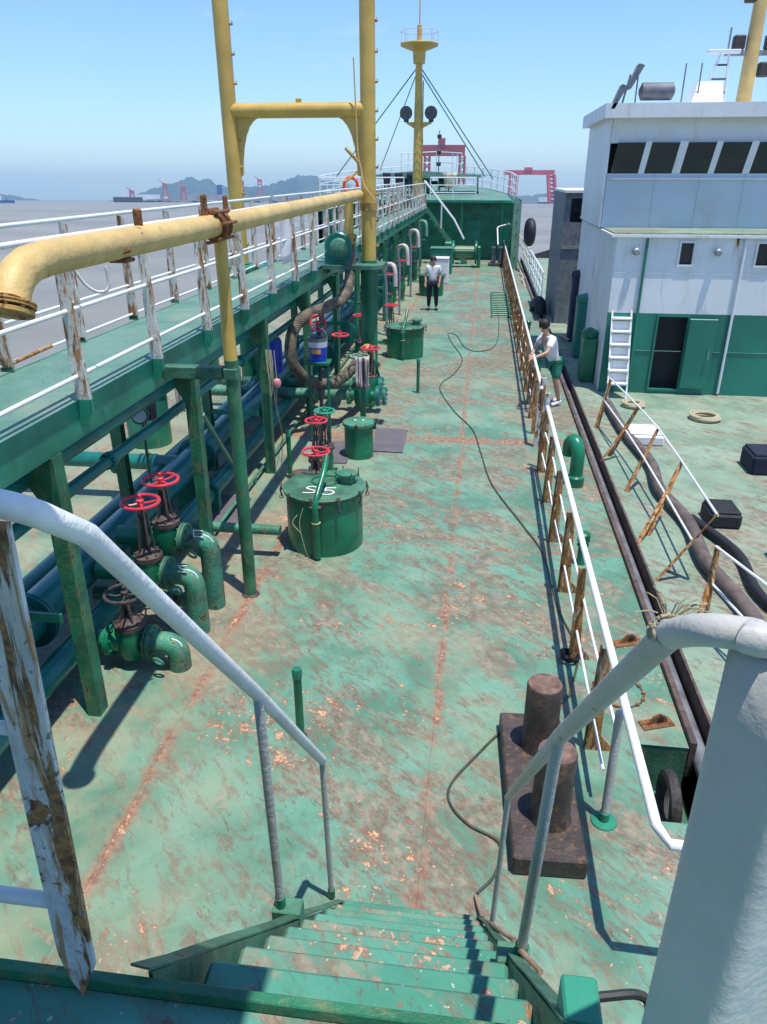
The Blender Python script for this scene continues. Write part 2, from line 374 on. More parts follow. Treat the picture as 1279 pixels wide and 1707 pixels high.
def bend(pts, r, n=6):
    """polyline with rounded corners"""
    P = [Vector(p) for p in pts]; out = [P[0]]
    for i in range(1, len(P)-1):
        a = (P[i-1]-P[i]); b = (P[i+1]-P[i]); l = min(r, a.length*.49, b.length*.49)
        s_ = P[i]+a.normalized()*l; e = P[i]+b.normalized()*l
        for k in range(n+1):
            t_ = k/n; out.append((1-t_)**2*s_+2*t_*(1-t_)*P[i]+t_*t_*e)
    out.append(P[-1]); return out

def tag(o, label=None, cat=None, group=None, kind=None):
    if label: o['label'] = label
    if cat: o['category'] = cat
    if group: o['group'] = group
    if kind: o['kind'] = kind
    return o
def thing(name, label, cat, loc=(0,0,0), rz=0, group=None):
    o = bpy.data.objects.new(name, None); col.objects.link(o); o.location = loc; o.rotation_euler.z = rz; o.empty_display_size = .1
    return tag(o, label, cat, group)
def kids(o): return [c for c in bpy.data.objects if c.parent == o]
def copy_tree(o, label=None, loc=None, rz=None, parent=None):
    c = o.copy(); col.objects.link(c); c.parent = parent
    if label: c['label'] = label
    if loc is not None: c.location = loc
    if rz is not None: c.rotation_euler.z = rz
    for ch in kids(o): copy_tree(ch, parent=c)
    return c
def copy_part(o, loc, parent, rz=None):
    c = o.copy(); col.objects.link(c); c.parent = parent; c.location = loc
    if rz is not None: c.rotation_euler.z = rz
    for ch in kids(o): copy_tree(ch, parent=c)
    return c

# ================================================================ SETTING
TILT = Matrix.Rotation(-R(1.75), 4, 'X'); SEA0 = Vector((0, 0, -1.9))
def S(x, y, z): return TILT @ Vector((x, y, z)) + SEA0
def az(a, d, h=0):     # azimuth degrees from the ship axis, distance, height above the sea
    return S(d*math.sin(R(a)), d*math.cos(R(a)), h)
b = MB()
rad = [0, 8, 20, 50, 120, 300, 800, 2000, 5000, 9000]
NA = 48; vs = [S(0,0,0)]; fs = []
for r_ in rad[1:]:
    for k in range(NA): vs.append(S(r_*math.cos(2*math.pi*k/NA), r_*math.sin(2*math.pi*k/NA), 0))
for k in range(NA): fs.append((0, 1+k, 1+(k+1)%NA))
for i in range(len(rad)-2):
    for k in range(NA): fs.append((1+i*NA+k, 1+(i+1)*NA+k, 1+(i+1)*NA+(k+1)%NA, 1+i*NA+(k+1)%NA))
b.add(vs, fs); tag(b.build('sea', 'sea'), kind='structure')

# distant hills (ridge given as azimuth / elevation above the sea horizon in degrees)
def hills(pts, dist, name):
    mb = MB(); rows = 7; xs = []
    a0, a1 = pts[0][0], pts[-1][0]; n = int((a1-a0)/.16)
    def el(a):
        for (p, e), (q, f) in zip(pts, pts[1:]):
            if p <= a <= q: t_ = (a-p)/(q-p); t_ = t_*t_*(3-2*t_); return e+(f-e)*t_
        return 0
    rnd = random.Random(3)
    j = [rnd.uniform(-1,1) for _ in range(n+3)]
    vs = []; fs = []
    for i in range(n+1):
        a = a0+(a1-a0)*i/n; e = max(0, el(a)+.035*j[i]*(1 if 0 < i < n else 0))
        for k in range(rows):
            t_ = k/(rows-1)            # 0 front foot, .6 ridge, 1 back foot
            prof = math.sin(min(t_/.6, 1)*math.pi/2)**1.1 if t_ <= .6 else (1-(t_-.6)/.4)
            dd = dist*(1+.22*(t_-.6)) + (rnd.uniform(-1,1)*dist*.01 if k not in (0, rows-1) else 0)
            vs.append(az(a, dd, math.tan(R(e))*dist*prof*(1+.05*rnd.uniform(-1,1)*(k != 4)) - (3 if k in (0, rows-1) else 0)))
    for i in range(n):
        for k in range(rows-1): fs.append((i*rows+k, (i+1)*rows+k, (i+1)*rows+k+1, i*rows+k+1))
    mb.add(vs, fs, True); return tag(mb.build(name, 'hill', ang=180), kind='structure')
hills([(-26.2,0),(-25,.2),(-23.8,.55),(-23,.86),(-21.8,1.15),(-20.6,1.5),(-20.1,1.38),(-19.5,1.45),(-18.8,1.05),(-18,.88),(-16.4,.95),(-15.4,1.05),(-14.4,1.36),(-13.2,1.68),(-12.2,1.72),(-11.4,1.45),(-9.5,1.0),(-7,.8),(-4,.5),(-1,.3),(3,.45),(4.6,.62),(5.6,.35),(8,.2),(14,0)], 5200, 'hills')
hills([(-46,0),(-42,.5),(-37,.6),(-34,.45),(-32.2,.33),(-31,.1),(-30.4,0)], 6000, 'far_headland')
# shore strip with sheds
b = MB(); n = 60; vs = []; fs = []
for i in range(n+1):
    a = -25.3+(12+25.3)*i/n; d0 = 2300+120*math.sin(i*.7)
    for d, h in ((d0,-2),(d0+6,4),(d0+900,5),(d0+905,-2)): vs.append(az(a, d, h))
for i in range(n):
    for k in range(3): fs.append((i*4+k,(i+1)*4+k,(i+1)*4+k+1,i*4+k+1))
b.add(vs, fs); tag(b.build('shore', 'shore'), kind='structure')
def oriented_box(mb, a, d, w_, dp, h0, h1):
    """box at azimuth a, distance d, facing the viewer"""
    ra = R(a); ux = Vector((math.cos(ra), -math.sin(ra), 0)); uy = Vector((math.sin(ra), math.cos(ra), 0))
    c = uy*d; v = []
    for sx in (-.5,.5):
        for q in (0,1):
            for hz in (h0,h1):
                p = c+ux*sx*w_+uy*q*dp; v.append(S(p.x,p.y,hz))
    mb.add(v, [(0,1,3,2),(4,6,7,5),(0,4,5,1),(2,3,7,6),(0,2,6,4),(1,5,7,3)])
rnd = random.Random(11)
sh = []
for i in range(26):
    a = -25+rnd.random()*13.5 if i < 18 else 3.6+rnd.random()*5
    mb = MB(); d = 2320+rnd.random()*200; w_ = rnd.uniform(15,90); h = rnd.uniform(7,24)
    oriented_box(mb, a, d, w_, 40, 4, h)
    ra = R(a)
    o = mb.build('port_building', 'shed' if i % 3 else 'whiteh')
    tag(o, 'small hazy port building low on the far shoreline beneath the hills', 'building', 'buildings along the far shore')
# long dark quay / jetty left
b = MB(); oriented_box(b, -17.6, 2200, 260, 20, 6, 20); tag(b.build('jetty', 'shed'), 'long dark jetty along the far shore left of the yellow post', 'jetty')

def gantry(a, d, span, h, leg_w, mat, label, beam_h, yaw=0, slant=0, cat='crane', group=None):
    o = thing('gantry_crane', label, cat, group=group)
    ra = R(a); ux = Vector((math.cos(ra+yaw), -math.sin(ra+yaw), 0)); uy = Vector((math.sin(ra+yaw), math.cos(ra+yaw), 0))
    c = Vector((math.sin(ra), math.cos(ra), 0))*d
    def W(x, y, z): p = c+ux*x+uy*y; return S(p.x, p.y, z)
    def bx(mb, x0, x1, y0, y1, z0, z1):
        v = [W(x,y,z) for x in (x0,x1) for y in (y0,y1) for z in (z0,z1)]
        mb.add(v, [(0,1,3,2),(4,6,7,5),(0,4,5,1),(2,3,7,6),(0,2,6,4),(1,5,7,3)])
    mb = MB(); bx(mb, -span/2, span/2, -2, 2, h-beam_h, h); mb.build('beam', mat, o)
    for s_ in (-1, 1):
        xx = s_*(span/2-leg_w)
        mb = MB(); dx = slant*s_ if s_ > 0 else 0
        for yy in (-4, 4):
            mb.tube([W(xx+dx*1.0, yy, 4), W(xx, yy*.4, h-beam_h)], leg_w*.22, 6)
            mb.tube([W(xx+leg_w+dx, yy, 4), W(xx+leg_w, yy*.4, h-beam_h)], leg_w*.22, 6)
        for k in range(7):
            z0 = 4+(h-beam_h-4)*k/7; z1 = 4+(h-beam_h-4)*(k+1)/7; f0 = 1-k/7; f1 = 1-(k+1)/7
            mb.tube([W(xx+dx*f0, 0, z0), W(xx+leg_w+dx*f1, 0, z1)], leg_w*.10, 5)
            mb.tube([W(xx+leg_w+dx*f0, 0, z0), W(xx+dx*f1, 0, z1)], leg_w*.10, 5)
        mb.build('leg', mat, o)
    mb = MB(); bx(mb, -span*.1, span*.06, -3, 3, h, h+beam_h*.6); mb.build('trolley', mat, o)
    return o
gantry(-3.16, 1150, 63, 78, 7, M['crane'], 'big faded red gantry crane rising behind the bow rail right of the mast', 14)
gantry(2.90, 1350, 82, 53, 11, M['crane2'], 'pinkish red gantry crane standing right of the bow on the far shore', 7, slant=6)
for a, h, lb in ((-17.2,48,'left of the two pink tower cranes seen above the catwalk rail'),(-15.95,52,'right of the two pink tower cranes seen above the catwalk rail'),(-22.4,40,'pink harbour crane on a pale base below the left hill slope'),(-21.2,33,'small pink harbour crane below the summit of the hill'),(-24.6,22,'lowest pink crane at the left end of the far shore')):
    o = thing('harbour_crane', lb, 'crane', group='pink cranes along the far shore')
    mb = MB(); base = 2250
    for s_ in (-1,1):
        for q in (0,1): mb.tube([az(a+s_*.22, base+q*10, 4), az(a+s_*.1, base+q*10, h)], 1.6, 6)
    for k in range(4): z = 4+(h-4)*(k+.5)/4; wd = .22-.12*(k+.5)/4; mb.tube([az(a-wd, base, z), az(a+wd, base, z)], 1.1, 5)
    mb.build('tower', 'crane2', o)
    mb = MB(); oriented_box(mb, a, base-2, 13, 12, h, h+7); mb.build('cab', 'crane2', o)
    mb = MB(); mb.tube([az(a, base, h+6), az(a-.35, base, h+14)], 1.1, 5); mb.build('jib', 'crane2', o)
b = MB(); oriented_box(b, -18.75, 2250, 14, 12, 4, 44); tag(b.build('crane_tower', 'bluecr'), 'hazy dark blue tower on the far shore just left of the yellow post', 'crane')
# moored ships far off
def far_ship(a, d, L_, h, label, m1='hull', m2='whiteh'):
    o = thing('cargo_ship', label, 'ship')
    mb = MB(); oriented_box(mb, a, d, L_, 14, -1, h); mb.build('hull', m1, o)
    mb = MB(); oriented_box(mb, a-.2, d+2, L_*.18, 9, h, h*2.6); mb.build('superstructure', m2, o)
    mb = MB(); mb.tube([az(a+.2, d+5, h), az(a+.2, d+5, h*2.8)], .5, 6); mb.build('mast', m1, o)
far_ship(-32.6, 1500, 34, 4.5, 'small blue vessel on the water at the left edge of the photo', 'bluecr')
far_ship(-24.9, 2100, 70, 12, 'dark moored ship at the left end of the far shore')
far_ship(5.6, 2000, 60, 9, 'low dark ship moored below the right gantry crane')

# air: one closed box of thin haze
b = MB(); H2 = 9500
v = [S(x, y, z) for x in (-H2, H2) for y in (-H2, H2) for z in (-1.0, 300)]
b.add(v, [(0,1,3,2),(4,6,7,5),(0,4,5,1),(2,3,7,6),(0,2,6,4),(1,5,7,3)])
hm = bpy.data.materials.new('thin_haze'); hm.use_nodes = True; hm.node_tree.nodes.clear()
pv = hm.node_tree.nodes.new('ShaderNodeVolumePrincipled'); ho = hm.node_tree.nodes.new('ShaderNodeOutputMaterial')
pv.inputs['Color'].default_value = (.45, .76, 1, 1); pv.inputs['Density'].default_value = 1.15e-4; pv.inputs['Anisotropy'].default_value = .0
hm.node_tree.links.new(pv.outputs[0], ho.inputs['Volume'])
tag(b.build('haze', hm), kind='stuff')

# ================================================================ OUR SHIP
PORT, STB = -9.1, 1.88; BRK = 43.0      # deck sides, forecastle break
b = MB()
b.add([(PORT,-6,0),(STB,-6,0),(STB,4.15,0),(1.42,4.15,0),(1.42,4.95,0),(STB,4.95,0),(STB,BRK,0),(PORT,BRK,0)], [(0,1,2,3,4,5,6,7)])
dk = tag(b.build('main_deck', 'deck'), kind='structure')
def seam(pts, w_=.02, h=.006):
    mb = MB(); P = curve(pts, 6)
    mb.tube([(p.x+random.uniform(-.004,.004), p.y, h*.2) for p in P], w_, 6, squash=.35); return mb.build('weld_seam', M['deck'], dk)
seam([(-.19, y, 0) for y in range(1, 43, 2)], .014); seam([(-2.35, y, 0) for y in range(1, 43, 2)], .02)
seam([(PORT+.2, 8.3, 0), (-4, 8.3, 0), (STB-.1, 8.3, 0)], .014)
seam([(PORT+.2, 18.5, 0), (-4, 18.5, 0), (STB-.1, 18.5, 0)], .014)
# hull sides
b = MB()
outline = [(PORT,-6),(PORT,BRK),(-8.6,47),(-7.4,51.5),(-5.8,55.5),(-3.6,58.2),(-1.4,55.5),(.3,51.5),(1.4,47),(STB,BRK),(STB,4.95),(STB,4.15),(STB,-6)]
def hullz(y): return -1.9-math.tan(R(1.75))*y-.5
for (x0,y0),(x1,y1) in zip(outline, outline[1:]+outline[:1]):
    zt0 = 0 if y0 <= BRK else 3.0+(y0-BRK)*.045; zt1 = 0 if y1 <= BRK else 3.0+(y1-BRK)*.045
    if y0 > BRK or y1 > BRK: zt0 = max(zt0, 3.0); zt1 = max(zt1, 3.0)
    if (y0, y1) == (4.95, 4.15): zt0 = zt1 = -.45
    b.add([(x0,y0,hullz(y0)),(x1,y1,hullz(y1)),(x1,y1,zt1-.004),(x0,y0,zt0-.004)], [(0,1,2,3)])
tag(b.build('ship_hull', 'hull'), kind='structure')
# sheer strake: raised rusty edge bar along the starboard side (open at the mooring recess)
for y0, y1 in ((-4, 4.15), (4.95, 42.9)):
    mb = MB(); n = max(2, int((y1-y0)/1.1)); pts = []
    for i in range(n+1): pts.append((STB+.035+random.uniform(-.012,.012)*(0<i<n), y0+(y1-y0)*i/n, .0))
    vs = []; fs = []
    for p in pts: vs += [(p[0]-.03,p[1],-.3),(p[0]-.03,p[1],.055),(p[0]+.02,p[1],.055),(p[0]+.02,p[1],-.3)]
    for i in range(n):
        for k in range(4): fs.append((i*4+k,(i+1)*4+k,(i+1)*4+(k+1)%4,i*4+(k+1)%4))
    fs += [(0,1,2,3),(n*4+3,n*4+2,n*4+1,n*4)]
    mb.add(vs, fs); mb.build('edge_bar', 'rust_dark', dk)
mb = MB(); mb.tube([(1.995,-4,-.13),(1.995,42,-.13)], .07, 12); mb.build('rubbing_pipe', 'bluehose', dk)
# recess (mooring chock pocket) at the ship's side
mb = MB(); mb.box(1.40,1.415,4.15,4.95,-.5,-.004); mb.box(1.415,STB,4.15,4.95,-.5,-.48); mb.box(1.415,STB,4.955,4.97,-.48,-.004); mb.box(1.415,STB,4.13,4.145,-.48,-.004)
mb.build('side_pocket', 'green_dirty', dk)
o = thing('mooring_chock', 'dark open mooring chock sunk in the deck edge beside the big white post', 'chock', (1.66,4.55,-.48))
mb = MB(); mb.ring((0,0,.28), .2, .05, (1,0,0)); mb.build('ring', 'iron', o); mb = MB(); mb.bbox(-.06,.06,-.3,.3,0,.09); mb.build('base', 'green_dirty', o)
# port bulwark edge
mb = MB(); mb.box(PORT-.03,PORT+.02,-6,BRK,-.02,.12); mb.build('edge_bar', 'rust_dark', dk)

# ---- upper deck (where the camera stands) and its front wall
UD = 2.56
b = MB(); b.box(PORT+.4, STB-.1, -5, .985, UD-.02, UD); ud = tag(b.build('upper_deck', 'platform'), kind='structure')
mb = MB(); mb.bbox(PORT+.4, STB-.1, .987, 1.012, UD-.12, UD+.035, .003); mb.build('coaming', M['coaming'], ud)
mb = MB(); mb.box(PORT+.6, STB-.3, .90, .96, .004, UD-.022); tag(mb.build('deckhouse_wall', 'green_mid'), kind='structure')
# unseen overhang on legs, added to cast shade on the port upper deck
o = thing('shade_overhang', 'unseen green plate added to shade the left part of the upper deck', 'roof', (0,0,0))
mb = MB(); mb.bbox(-7.2,-.04,-4,.93,5.15,5.23); mb.build('plate', 'green_mid', o)
for x in (-6.8,-3.5): mb = MB(); mb.tube([(x,-1.5,UD),(x,-1.5,5.15)], .05, 12); mb.build('leg', 'white', o)

# ---- stairway
o = thing('stairway', 'green steel stairway with rust-speckled treads leading down to the main deck', 'stairs', (0,0,0))
NS = 9; X0, X1 = -.66, .185
for i in range(1, NS+1):
    z = 2.535-.262*i; y = .99+.228*i
    mb = MB(); xr = X1+.07*(1-i/9)
    mb.bbox(X0+.014, xr-.014, y-.21, y+.064, z-.045, z, .013)
    mb.build('tread', 'step', o)
for s_, x in ((-1, X0), (1, X1)):
    mb = MB(); a = Vector((x, .99, 2.62)); e = Vector((x, 3.22, .0)); dx = .07 if s_ > 0 else 0
    mb.prism([(x+dx, 1.02, 2.60), (x, 3.19, .015), (x, 3.19, 0), (x, 2.85, 0), (x+dx, 1.02, 2.2)], (.010*s_, 0, 0))
    # capping flange of the channel, curled and worn
    P = [(x+dx*(1-t_)+.022*s_, 1.015+2.205*t_, 2.625-2.605*t_) for t_ in [k/14 for k in range(15)]]
    vs = []; fs = []
    for k, p in enumerate(P):
        j = random.uniform(-.006,.006); vs += [(p[0]-.024, p[1], p[2]+j), (p[0]+.022, p[1], p[2]-.008+j), (p[0]+.022, p[1], p[2]-.018+j), (p[0]-.024, p[1], p[2]-.01+j)]
    for k in range(14):
        for q in range(4): fs.append((k*4+q,(k+1)*4+q,(k+1)*4+(q+1)%4,k*4+(q+1)%4))
    fs += [(0,1,2,3),(59,58,57,56)]
    mb.add(vs, fs); mb.build('stringer', 'green_dirty', o)
mb = MB(); mb.bbox(.26,.34,1.02,1.13,2.44,2.61,.006); mb.build('bracket', 'green_mid', o)
mb = MB(); mb.tube(bend([(.33,1.1,2.58),(.46,1.13,2.58),(.50,1.13,2.2)], .06), .011, 8); mb.build('hook', 'hull', o)

for y, z in ((2.225,1.235),(3.10,.0)):
    for x0, x1 in ((-.785,-.655),(.19,.31)):
        yy, zz = (y, z) if x0 < 0 else ((1.862,1.61) if y < 3 else (3.11,.0))
        mb = MB(); mb.bbox(x0,x1,yy-.04,yy+.045,zz-.10 if zz > .5 else .002,zz+.012 if zz > .5 else .02,.004); mb.build('rail_lug', 'green_dirty', o)
# ---- handrails of the stair
def socket(mb, x, y, z): mb.tube([(x,y,z-.01),(x,y,z+.055)], .024, 14)
o = thing('stair_handrail', 'left white pipe handrail of the stairway, turning into the upper deck rail', 'handrail')
mb = MB(); mb.tube(bend([(-3.1,1.0,3.765),(-1.02,1.0,3.765),(-.77,1.03,3.765),(-.75,1.23,3.60)], .16, 8)[:-1]+[Vector((-.75,1.23,3.60)),Vector((-.75,2.16,2.475)),Vector((-.755,3.17,1.215))], [.030]*0 or .0255, 16)
mb.build('rail', 'grey_white' if False else 'white_worn', o)
mb = MB(); mb.tube([(-.75,2.16,2.46),(-.75,2.22,1.30)], .019, 14); q = mb.build('post', 'grey_white', o); mb = MB(); socket(mb,-.75,2.222,1.25); mb.build('socket','green',q)
mb = MB(); mb.tube([(-.755,3.165,1.22),(-.75,3.24,.05)], .017, 14); q = mb.build('post', 'grey_white', o); mb = MB(); socket(mb,-.75,3.243,.02); mb.build('socket','green',q)
for z, r_ in ((3.30,.014),(2.83,.0165)):
    mb = MB(); mb.tube([(-3.1,1.0,z+.02),(-.80,1.0,z)], r_, 12); mb.build('rail', 'white_worn', o)
mb = MB(); mb.prism([(-.808,.985,3.745),(-.725,.985,3.745),(-.765,.985,2.665),(-.81,.985,2.555),(-.835,.985,2.62),(-.845,.985,2.70)], (0,-.010,0))
mb.prism([(-.808,.985,3.735),(-.843,.985,2.70),(-.834,.985,2.70),(-.799,.985,3.735)], (0,.05,0))
tag(mb.build('flat_post', 'streaky', o), 'heavily rusted flat white post')
o = thing('stair_handrail', 'right grey-white pipe handrail of the stairway, bound with wire near its top bend', 'handrail')
mb = MB(); mb.tube([(.285,3.0,1.24),(.288,1.70,2.79),(.292,.93,3.655)], [.020,.0225,.0225], 16)
mb.build('rail', 'grey_white', o)
mb = MB(); mb.tube(curve([(.292,.935,3.65),(.305,.85,3.715),(.35,.81,3.738),(.44,.79,3.742),(1.3,.79,3.742)], 6), .0215, 16); mb.build('rail_bend', 'postwhite', o)
mb = MB(); mb.tube([(.288,1.71,2.77),(.276,1.86,1.66)], .019, 14); q = mb.build('post', 'grey_white', o); mb = MB(); socket(mb,.276,1.862,1.62); mb.build('socket','green',q)
mb = MB(); mb.tube([(.285,3.0,1.23),(.27,3.12,.07)], .016, 14); q = mb.build('post', 'grey_white', o); mb = MB(); socket(mb,.27,3.122,.02); mb.build('socket','green',q)
# thick corner post: rounded box section
mb = MB(); ang = R(-60); cx, cy = .458, .83; prof = []
hw, hd, rr = .068, .115, .026
for (sx, sy, a0) in ((1,1,0),(-1,1,90),(-1,-1,180),(1,-1,270)):
    for k in range(7):
        a = R(a0+90*k/6); prof.append((sx*(hw-rr)+rr*math.cos(a), sy*(hd-rr)+rr*math.sin(a)))
vs = []; zs = [UD+.0, 2.8, 3.1, 3.4, 3.6, 3.705, 3.72]
for i, z in enumerate(zs):
    sc_ = 1.0 if i < 6 else .85
    for (u, v_) in prof:
        u2, v2 = u*sc_, v_*sc_; vs.append((cx+u2*math.cos(ang)-v2*math.sin(ang), cy+u2*math.sin(ang)+v2*math.cos(ang), z))
n = len(prof); fs = [(i*n+k, i*n+(k+1)%n, (i+1)*n+(k+1)%n, (i+1)*n+k) for i in range(len(zs)-1) for k in range(n)] + [tuple((len(zs)-1)*n+k for k in range(n))]
mb.add(vs, fs, True); tag(mb.build('corner_post', 'postwhite', o, ang=60), 'very thick white corner post with lumpy brushed paint')
mb = MB()
for k in range(5): mb.ring((.2925,.93+.006*k,3.66-.005*k), .0235, .0025, (0,-.67,.75), 18, 5)
for k in range(16):
    a = random.uniform(0,6.28); p = Vector((.29,.935,3.665)); d = Vector((math.cos(a)*.06, random.uniform(-.02,.05), abs(math.sin(a))*.035+.012))
    mb.tube([p+Vector((math.cos(a)*.02,0,.02)), p+d*.6+Vector((0,0,.012)), p+d], .0012, 4)
mb.build('wire_binding', 'rope', o)
# brown cable lying over the right stringer
mb = MB(); mb.tube(curve([(.17,3.36,.02),(.21,3.15,.10),(.225,2.85,.46),(.25,2.5,.88),(.32,2.3,1.08),(.27,2.05,1.42),(.27,1.85,1.66),(.33,1.72,1.74)], 8), .011, 8)
tag(mb.build('cable', 'cable_brown'), 'brown cable lying over the right edge of the stairway', 'cable')

# ---- bitts
o = thing('double_bollard', 'rusty brown double mooring bollard on a heavy base plate near the stair foot', 'bollard', (.62,4.30,0), R(2.5))
mb = MB(); mb.bbox(-.245,.245,-.73,.73,0,.16,.012); mb.build('base', 'bitt', o)
for y, nm in ((.36,0),(-.36,1)):
    mb = MB(); mb.lathe([(.150,.16),(.138,.20),(.134,.4),(.134,.73),(.128,.745),(.06,.748)], (0.035,y,0), n=36); q = mb.build('post', 'bitt', o)
    mb = MB(); mb.lathe([(.128,.7455),(.124,.752),(.03,.754)], (0.035,y,0), n=36); mb.build('cap', 'bitt_top', q)
# pad eyes and bolt rings on the deck edge
for x, y, lb in ((1.66,6.42,'rusty pad eye on the deck edge beyond the ring of bolts'),(1.70,5.22,'rusty pad eye on the deck edge nearest the open chock')):
    o = thing('pad_eye', lb, 'pad eye', (x,y,0), R(20), 'pad eyes on the starboard deck edge')
    mb = MB(); prof = [(-.13,0,0)]+[(.085*math.cos(R(a))-.01,0,.10*math.sin(R(a))) for a in range(150,-1,-15)]
    hole = [(.0+.028*math.cos(R(a)),0,.05+.028*math.sin(R(a))) for a in range(0,360,40)]
    mb.prism(prof, (0,.02,0)); mb.build('plate', 'rust', o)
    mb = MB(); mb.lathe([(.03,-.004),(.03,.028)], (.005,-.0,.05), (0,1,0), 12); mb.build('hole_bush', 'dark', o)
    mb = MB(); mb.bbox(-.17,.12,-.05,.07,.002,.012); mb.build('base_strip', 'rust', o)
for x, y, lb in ((1.42,5.62,'circle of bolt heads in the deck by the rusty railing foot'),):
    o = thing('bolt_ring', lb, 'bolt ring', (x,y,0))
    mb = MB(); mb.ring((0,0,.004), .22, .008, n=36, m=6); mb.build('ring', 'rust_dark', o)
    bt = None
    for k in range(14):
        a = 2*math.pi*k/14
        if bt is None: mb = MB(); mb.lathe([(.020,0),(.020,.014),(.012,.018)], n=6, smooth=False); bt = mb.build('bolt', 'rust', o, (.22,0,.004))
        else: copy_part(bt, (.22*math.cos(a),.22*math.sin(a),.004), o)

# ---- starboard railing
def rail_stanchion_mesh(big=True):
    mb = MB()   # tapering angle bar with an outboard foot gusset
    mb.prism([(-.055,0,0),(.065,0,0),(.045,0,.98),(-.030,0,.98)], (0,.010,0))
    mb.prism([(-.055,0,0),(-.045,0,0),(-.020,0,.98),(-.030,0,.98)], (0,.06,0))
    mb.prism([(.05,.002,0),(.17,.002,0),(.17,.002,.03),(.052,.002,.16)], (0,.010,0))
    return mb
base_st = None
def stb_rail(y0, y1, label, ys, mat, rail_r):
    global base_st
    o = thing('railing', label, 'railing', (1.08, y0, 0))
    for i, y in enumerate(ys):
        if base_st is None: base_st = rail_stanchion_mesh().build('stanchion', mat, o, (0,y-y0,0)); base_st.rotation_euler.x = R(0)
        else:
            c = copy_part(base_st, (random.uniform(-.012,.012), y-y0, 0), o); c.rotation_euler = (R(random.uniform(-2.5,2.5)), R(random.uniform(-1.5,1.5)), R(random.uniform(-8,8))); c.scale.x = random.uniform(.85,1.1)
    return o
ys = [4.83+1.25*i for i in range(6)]
o = stb_rail(3.0, 11.2, 'near run of white-topped deck railing on rust-eaten stanchions, from bollard to gate gap', ys+[11.0], 'rusty_stan', .03)
mb = MB(); P = curve([(.02,8.12,1.03),(.015,6,1.04),(.01,3,1.05),(.012,.6,1.05),(.015,.1,1.04)], 5)+[Vector((.07,0,1.02)),Vector((.8,-.02,1.02))]
mb.tube(P, .030, 14); tag(mb.build('top_rail', 'white', o), 'clean white top rail')
for z, x, sag in ((.67,.02,.04),(.34,-.01,.07)):
    pts = [(x+random.uniform(-.012,.012), (8.0-1.12*i), z+random.uniform(-.5,.5)*sag) for i in range(7)]
    mb = MB(); mb.tube(curve(pts, 5), .0125, 10); mb.build('rail', 'white_worn', o)
mb = MB(); mb.tube([(.0,1.14,.95),(0.,1.10,.07)], .030, 16); q = mb.build('post', 'grey_white', o)
mb = MB(); mb.tube([(0,1.10,.09),(0,1.10,.0)], .036, 16); mb.lathe([(.095,0),(.09,.012),(.03,.016)], (0,1.10,.001), n=28); mb.build('socket', 'green_mid', q)
mb = MB(); mb.tube([(.02,8.2,1.22),(.0,8.2,.0)], .036, 12); mb.build('post', 'white_rusty', o)
ys = [12.9+.95*i for i in range(31)]
o = stb_rail(12.2, 42, 'far run of deck railing on close rusty stanchions, from gate gap to the bow', ys, 'rusty_stan', .03)
mb = MB(); mb.tube(curve([(0,30,1.02),(0,22,1.03),(0,14,1.04),(.01,6,1.04),(.0,0.02,1.06)], 6)+[Vector((0,-.02,1.02))], .027, 12); mb.build('top_rail', 'white', o)
for z, x in ((.67,.02),(.34,-.01)):
    mb = MB(); mb.tube([(x+random.uniform(-.01,.01), 2.+i*1.4, z+random.uniform(-.02,.02)) for i in range(20)], .012, 8); mb.build('rail', 'white_worn', o)
mb = MB(); mb.prism([(-.05,0,0),(.05,0,0),(.075,0,1.2),(-.02,0,1.2)], (0,.06,0)); tag(mb.build('end_post', 'white_rusty', o), 'leaning rusty white end post')
# bent white tube closing the far end at the bow
mb = MB(); mb.tube(bend([(-.35,27.2,1.05),(-.4,29.2,1.75),(.3,29.8,1.9)], .2), .035, 10); mb.build('end_tube', 'white', o)

# grating leaning by the railing
o = thing('grating', 'green steel grating lying on deck against the far railing', 'grating', (.70,24.7,.04))
mb = MB()
for s_ in (-.30,.28): mb.bbox(s_-.02,s_+.02,0,5.4,.0,.04)
mb.build('frame', 'green', o)
bar = None
for i in range(14):
    y = .15+i*.395
    if bar is None: mb = MB(); mb.bbox(-.28,.26,-.03,.03,.012,.052); bar = mb.build('bar', 'green', o, (0,y,0))
    else: copy_part(bar, (0,y,0), o)

# gooseneck vent outboard of the rail, plus small vents
o = thing('gooseneck_vent', 'fat dark green gooseneck air vent standing outboard of the near railing', 'vent', (1.55,10.55,0), R(-20))
mb = MB(); mb.lathe([(.13,0),(.13,.14),(.10,.17),(.10,.22)], n=24); mb.build('base', 'green', o)
mb = MB(); mb.tube(curve([(0,0,.2),(0,0,.45),(-.03,.03,.60),(-.10,.10,.66),(-.17,.17,.58),(-.18,.18,.40)], 6), [.10]*31 if False else .10, 18); mb.build('neck', 'green', o)
for x, y, h, lb in ((1.36,8.05,.42,'short green vent pipe outboard of the railing, nearest the camera'),(1.45,17.6,.5,'green vent head on the deck edge beyond the crouching person'),(1.38,21.5,.5,'distant green vent head by the far railing')):
    o = thing('vent_pipe', lb, 'vent', (x,y,0))
    mb = MB(); mb.lathe([(.055,0),(.05,h*.7),(.075,h*.72),(.075,h*.95),(.05,h)], n=18); mb.build('pipe', 'green', o)
    mb = MB(); mb.ring((0,0,h*.6), .06, .012); mb.build('flange', 'green', o)

